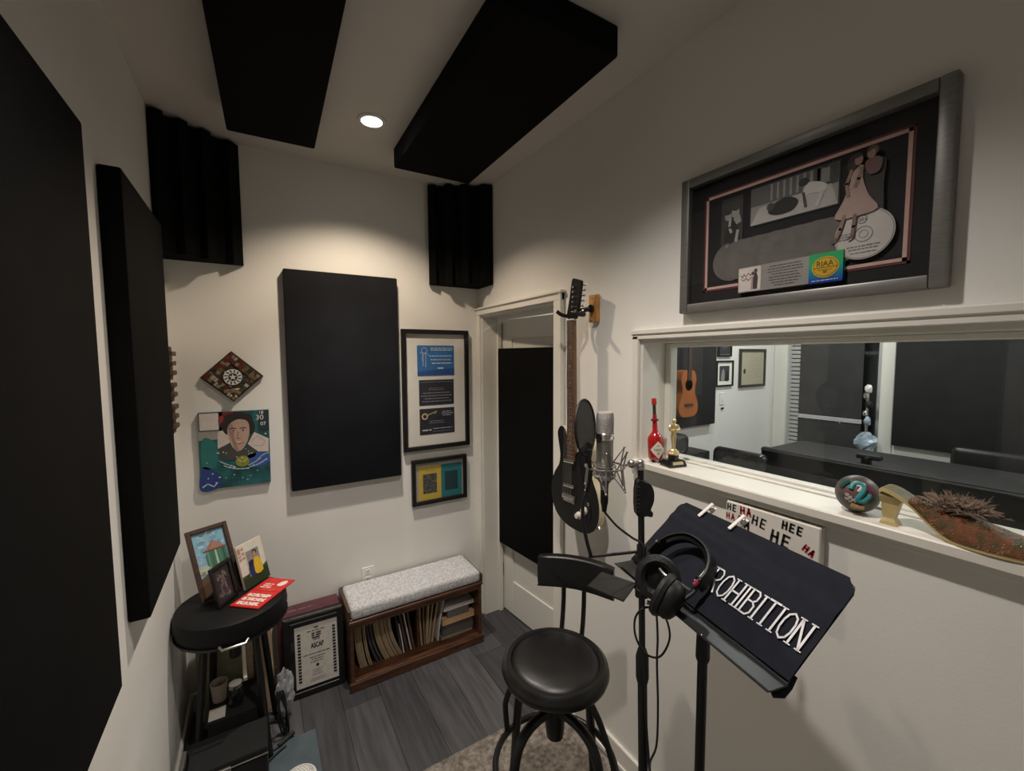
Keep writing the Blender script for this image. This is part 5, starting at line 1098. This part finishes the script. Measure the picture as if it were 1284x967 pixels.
a.stroke([(.485, .308), (.476, .28), (.480, .250)], .007, SK2, 3).stroke([(.506, .309), (.500, .285), (.494, .268)], .007, (.25, .15, .12), 3)
a.stroke([(.474, .203), (.466, .172), (.458, .150)], .0075, SK2, 1).stroke([(.496, .200), (.494, .172), (.492, .150)], .0075, (.20, .12, .10), 1).stroke([(.460, .149), (.448, .143)], .005, (.12, .07, .06), 2).stroke([(.494, .149), (.484, .143)], .005, (.12, .07, .06), 2)
a.done('cutout_details', r)
# plaque with cover and hologram
O('plaque', B().bb((.204, .046, .010), (.398, .120, .0235), M=MR), mat('silver_plaque', (.36, .35, .335), .42, .5, noise=.05, nscale=20), r)
a = Art(MR @ Matrix.Translation((0, 0, .0237)))
a.rect(.206, .048, .272, .118, (.62, .56, .52), 1)
a.stroke([(.212, .098), (.218, .090), (.222, .100), (.228, .092), (.236, .101), (.242, .094), (.250, .103)], .002, (.10, .05, .05), 2).stroke([(.214, .086), (.222, .080), (.228, .087), (.236, .080), (.244, .088)], .002, (.10, .05, .05), 2)
a.poly([(.250, .052), (.262, .052), (.264, .085), (.260, .100), (.253, .100), (.250, .08)], (.05, .04, .04), 2).poly([(.243, .052), (.250, .052), (.252, .088), (.246, .092)], (.34, .25, .23), 2).ell(.257, .106, .005, .006, (.08, .05, .045), 2).ell(.249, .099, .0045, .0055, (.12, .07, .06), 2)
a.lines(.290, .385, .110, 8, .0078, .0024, (.06, .06, .06), 1, .45, 7)
a.done('plaque_print', r)
hm = bpy.data.materials.new('hologram_foil'); hm.use_nodes = True; nt = hm.node_tree; P_ = nt.nodes['Principled BSDF']; P_.inputs['Roughness'].default_value = .35; P_.inputs['Metallic'].default_value = .3
tc = nt.nodes.new('ShaderNodeTexCoord'); sp = nt.nodes.new('ShaderNodeSeparateXYZ'); cr = nt.nodes.new('ShaderNodeValToRGB'); nt.links.new(tc.outputs['Generated'], sp.inputs[0]); nt.links.new(sp.outputs[2], cr.inputs[0]); nt.links.new(cr.outputs[0], P_.inputs['Base Color'])
el = cr.color_ramp.elements; el[0].color = (.02, .05, .42, 1); el[1].color = (.05, .45, .14, 1); e2 = el.new(.35); e2.color = (.02, .26, .42, 1); e3 = el.new(.62); e3.color = (.04, .48, .22, 1)
O('hologram', B().bb((.3985, .044, .010), (.476, .121, .0245), M=MR), hm, r, 'green and blue hologram with a yellow oval')
a = Art(MR @ Matrix.Translation((.437, .084, .0247))); YE = (.62, .42, .015)
a.ell(0, 0, .031, .027, YE, 1, n=36).ell(0, 0, .0285, .0245, (.30, .17, .01), 2, n=36).ell(0, 0, .0265, .0225, (.58, .36, .012), 3, n=36).rect(-.0265, -.0022, .0265, -.0002, (.22, .12, .01), 4)
a.text('RIAA', 0, .002, .014, (.09, .045, .004), 5, w=.038).ell(0, -.012, .005, .004, (.22, .14, .01), 4).lines(-.016, .016, -.007, 1, .01, .002, (.22, .14, .01), 4, 0, 3).lines(-.03, .03, -.034, 1, .01, .0025, (.5, .55, .6), 4, 0, 3)
a.done('seal', r)
O('glass_pane', B().bb((.029, .029, .0285), (Wd-.029, Hd-.029, .0300), M=MR), PANE, r)

# ================================================================== CONTROL ROOM
DG = mat('grey_fabric_panel', (.012, .012, .0125), .85, noise=.2, nscale=8)
O('sound_absorber', B().bb((2.62, 2.535, 1.118), (3.905, CY-.001, 2.36), .008), DG, None, 'dark grey acoustic panel with a brown guitar before it, seen through the window', 'acoustic panel')
O('sound_absorber', B().bb((4.985, .25, .962), (CX-.001, 1.490, 2.24), .008), DG, None, 'wide dark acoustic panel on the far control room wall, right of the door', 'acoustic panel')
# acoustic guitar hung on the panel
SPR = mat('orange_spruce', (.36, .115, .035), .35, noise=.15, nscale=12, stretch=(1, 1, .2))
gx, gy = 3.345, 2.42
r = T('acoustic_guitar', 'orange brown acoustic guitar hanging in the control room beyond the window', 'guitar', (gx, gy, 1.245))
go = smooth2([(-.13, 1.30), (-.085, 1.252), (0, 1.245), (.085, 1.252), (.13, 1.30), (.125, 1.37), (.088, 1.46), (.092, 1.53), (.105, 1.58), (.085, 1.645), (.05, 1.665), (-.05, 1.665), (-.085, 1.645), (-.105, 1.58), (-.092, 1.53), (-.088, 1.46), (-.125, 1.37)], 4)
MGa = Matrix(((1, 0, 0, gx-.02), (0, 0, -1, gy), (0, 1, 0, 0), (0, 0, 0, 1)))
O('body', B().prism(go, -.085, 0, MGa), SPR, r)
O('sound_hole', B().lathe([(.0, .0008), (.042, .0008)], MGa @ Matrix.Translation((0, 1.535, 0)), 24), pc(.02, .012, .01), r)
O('rosette', B().lathe([(.043, .001), (.052, .001)], MGa @ Matrix.Translation((0, 1.535, 0)), 24), pc(.06, .03, .015), r)
O('bridge', B().bb((-.055, 1.345, 0), (.055, 1.365, .010), .002, MGa), pc(.04, .02, .012), r)
O('fingerboard', B().bb((-.024, 1.575, .0005), (.024, 2.06, .010), .001, MGa, seg=1), pc(.045, .025, .018), r)
O('headstock', B().prism([(-.028, 2.06), (.028, 2.06), (.036, 2.22), (-.036, 2.22)], -.010, .006, MGa), pc(.05, .02, .012), r)
for x in (-.042, .042):
    for z in (2.10, 2.14, 2.18): O('tuner', B().ball((x, z, -.004), .008, MGa, n=8, k=6), CHROME, r)
O('hook', B().tube([MGa @ Vector((0, 2.05, -.01)), MGa @ Vector((0, 2.06, -.11))], .008, 8), BLACKM, r)
def cframe(x0, z0, x1, z1, fm, label, bw, draw):
    w_, h_ = x1-x0, z1-z0; M = FB(x0, z0, CY-.001)
    r = T('picture_frame', label, 'framed picture', (x0+w_/2, CY, z0)); picture_frame(M, w_, h_, bw, .022, fm, r)
    O('mat_board', B().bb((bw*.9, bw*.9, .001), (w_-bw*.9, h_-bw*.9, .008), M=M), MATBOARD, r)
    a = Art(M @ Matrix.Translation((0, 0, .0083))); draw(a, w_, h_); a.done('picture', r)
cframe(3.985, 1.785, 4.215, 2.10, BLACKFRAME, 'dark framed picture cut off by the window top in the control room', .018, lambda a, w, h: a.rect(.02, .02, w-.02, h-.02, (.035, .035, .04), 1).rect(.07, .08, w-.07, h-.08, (.07, .07, .075), 2))
cframe(3.965, 1.480, 4.255, 1.745, BLACKFRAME, 'small black frame with a white mat below another frame in the control room', .016, lambda a, w, h: a.rect(.06, .055, w-.06, h-.055, (.05, .05, .055), 1).poly(smooth2([(.09, .06), (.10, .15), (.13, .18), (.15, .12), (.14, .06)]), (.26, .25, .25), 2).poly(smooth2([(.16, .06), (.17, .13), (.20, .16), (.215, .06)]), (.02, .02, .02), 2))
cframe(4.37, 1.455, 4.865, 1.865, mat('dark_gilt_frame', (.045, .038, .028), .4, noise=.2), 'brown framed aged document nearest the room corner in the control room', .026, lambda a, w, h: a.rect(.022, .022, w-.022, h-.022, (.44, .41, .31), 1).ell(.10, .17, .022, .028, (.05, .04, .03), 2).lines(.16, w-.07, h-.10, 8, .03, .005, (.36, .33, .25), 2, .3, 3))
r = T('light_switch', 'white light switch plate on the control room wall below the small frame', 'switch', (4.10, CY, 1.29))
M = FB(4.05, 1.29, CY-.001); O('plate', B().bb((0, 0, 0), (.085, .125, .006), .002, M, seg=1), WHITEP, r); O('rocker', B().bb((.028, .035, .006), (.057, .09, .010), .002, M, seg=1), WHITEP, r); O('lower_button', B().bb((.026, -.045, 0), (.066, -.028, .012), .002, M, seg=1), BLACKM, r)
# glazed door on the far wall with shades
F0, F1, FT = 1.60, 2.43, 2.16
S('trim_4', B().bb((CX-.022, F0-.10, 0), (CX, F0, FT+.08), .004, seg=1).bb((CX-.022, F1, 0), (CX, F1+.13, FT+.08), .004, seg=1).bb((CX-.022, F0, FT), (CX, F1, FT+.08), .004, seg=1), TRIM)
d2 = S('door_2', B().bb((CX+.02, F0+.003, .01), (CX+.06, F0+.035, FT-.003)).bb((CX+.02, F1-.035, .01), (CX+.06, F1-.003, FT-.003)).bb((CX+.02, F0+.035, .01), (CX+.06, F1-.035, .14)).bb((CX+.02, F0+.035, FT-.05), (CX+.06, F1-.035, FT-.003)), mat('grey_door_paint', (.46, .46, .46), .5, noise=.03))
S('pane', B().bb((CX+.038, F0+.035, .14), (CX+.042, F1-.035, FT-.05)), GLASS, d2)
SHADE = mat('grey_shade_cloth', (.036, .036, .0365), .8, noise=.12, nscale=6)
S('shade', B().bb((CX+.004, 1.745, 1.165), (CX+.016, 2.30, 2.10), .003, seg=1), SHADE, d2)
S('shade', B().bb((CX+.004, 1.745, .30), (CX+.016, 2.30, 1.115), .003, seg=1), SHADE, d2)
S('shade_bar', B().bb((CX-.004, 1.740, 1.118), (CX+.016, 2.305, 1.160), .003, seg=1), mat('light_grey_bar', (.50, .50, .51), .5, noise=.03), d2)
S('shade_fold', B().bb((CX+.0025, 1.745, 1.72), (CX+.006, 2.30, 1.735)), pc(.035, .035, .037), d2)
for i in range(34):
    z = .55+i*.045
    S('slat', B().bb((CX+.002, 2.305, z), (CX+.018, 2.392, z+.033), M=ID), mat('blind_slat', (.44, .44, .43), .5, noise=.04), d2)
S('wall_control_room_outside', B().bb((CX+.35, F0-.4, 0), (CX+.38, F1+.4, 2.5)), mat('grey_backing', (.22, .23, .25), .8, noise=.1))
CLR = mat('pale_blue_plastic', (.34, .42, .50), .2, noise=.35, nscale=18)
b = crumple((4.93, 1.66, .8), .10, (.8, 1.0, 1.1), 5); b.v = [(x, y, z+.86) for x, y, z in b.v]
r = T('plant_stand', 'slim grey stand with pale blue wrapping beside the control room door', 'stand', (4.93, 1.66, 0))
O('pole', B().tube([(4.93, 1.66, .01), (4.93, 1.66, 1.50)], .010, 8), NICKEL, r); O('base', B().lathe([(.0, 0), (.12, 0), (.12, .015), (.0, .02)], Matrix.Translation((4.93, 1.66, 0)), 24), BLACKM, r)
O('wrapping', b, CLR, r, 'pale blue crumpled wrapping')
for z, y_, s_, m_ in ((1.16, 1.655, .034, CLR), (1.25, 1.675, .022, NICKEL), (1.33, 1.645, .030, BLACKM), (1.41, 1.67, .026, NICKEL), (1.47, 1.655, .034, WHITEP)):
    q = crumple((0, 0, 0), s_, (1, 1, 1.5), int(z*100), 10, 7); q.v = [(x+4.925, y+y_, zz_+z-.04) for x, y, zz_ in q.v]; O('ornament', q, m_, r)
# console, chairs and small gear
CONS = mat('console_black', (.008, .008, .0085), .6, noise=.15, nscale=10)
r = T('mixing_console', 'long black mixing console back seen low through the window', 'console', (3.6, .7, 0))
b = B(); b.bb((3.38, -.6, .70), (3.43, 1.80, 1.078), .006, seg=1); O('back_panel', b, CONS, r)
O('top', B().bb((3.43, -.6, 1.02), (4.02, 1.80, 1.06), .006, seg=1), CONS, r)
O('edge_strip', B().bb((3.376, -.6, 1.055), (3.384, 1.80, 1.066)), pc(.10, .10, .10, .4), r)
for y in (-.5, .6, 1.7): O('leg', B().bb((3.42, y, 0), (3.90, y+.05, 1.02), .004, seg=1), CONS, r)
r = T('small_camera', 'small black camera on a bracket standing on the console edge', 'camera', (3.44, 1.13, 1.07))
O('body', B().bb((3.43, 1.075, 1.105), (3.49, 1.205, 1.135), .006), BLACKM, r); O('bracket', B().bb((3.44, 1.13, 1.06), (3.475, 1.18, 1.106), .003), BLACKM, r); O('lens', B().tube([(3.43, 1.14, 1.12), (3.415, 1.14, 1.12)], .010, 10), pc(.05, .05, .055, .1), r)
def office_chair(x, y, rz, top, w_, label, m):
    M = Matrix.Translation((x, y, 0)) @ Matrix.Rotation(rz, 4, 'Z'); r = T('office_chair', label, 'chair', (x, y, 0))
    O('seat', B().box((0, 0, .47), (w_, .50, .10), M, .04, seg=3), m, r)
    O('backrest', B().box((0, .26, (top+.50)/2), (w_, .10, top-.50), M @ Matrix.Rotation(radians(-4), 4, 'X'), .049, seg=5), m, r)
    O('column', B().tube([M @ Vector((0, 0, .42)), M @ Vector((0, 0, .10))], .025, 12), BLACKM, r)
    for k in range(5):
        t = 2*pi*k/5; O('foot', B().tube([M @ Vector((0, 0, .12)), M @ Vector((.28*cos(t), .28*sin(t), .07))], .018, 8).ball(tuple(M @ Vector((.28*cos(t), .28*sin(t), .029))), .028, n=10, k=6), BLACKM, r)
    for s_ in (-1, 1): O('armrest', B().tube(smooth([M @ Vector((s_*(w_/2+.01), -.12, .46)), M @ Vector((s_*(w_/2+.04), -.13, .66)), M @ Vector((s_*(w_/2+.04), .12, .68))], 4), .018, 8), BLACKM, r)
office_chair(2.86, 1.86, radians(-90), 1.085, .42, 'black leather office chair left of the console beyond the window', mat('gloss_black_leather', (.016, .016, .017), .25, noise=.3, nscale=14, bump=.4, bscale=16))
office_chair(4.36, .72, radians(90+180), 1.10, .62, 'black padded chair behind the right end of the console', LEATHER)
r = T('side_cabinet', 'low black cabinet under the hanging acoustic guitar in the control room', 'cabinet', (3.1, 2.41, 0))
O('body', B().bb((2.75, 2.30, .04), (3.48, 2.525, .94), .01), CONS, r); O('plinth', B().bb((2.77, 2.32, 0), (3.46, 2.51, .04)), BLACKM, r); O('door_line', B().bb((3.11, 2.297, .08), (3.116, 2.301, .90)), BLACKM, r)
r = T('monitor_speaker', 'dark rounded speaker standing on the low cabinet in the control room', 'speaker', (3.09, 2.41, .94))
O('body', B().bb((2.96, 2.31, .942), (3.22, 2.515, 1.115), .05, seg=4), BLACKM, r); O('cone', B().lathe([(.0, -.010), (.05, .0), (.066, .004), (.070, .0)], fr((3.09, 2.309, 1.03), (1, 0, 0), (0, 0, 1)), 24), pc(.05, .05, .052, .5), r)
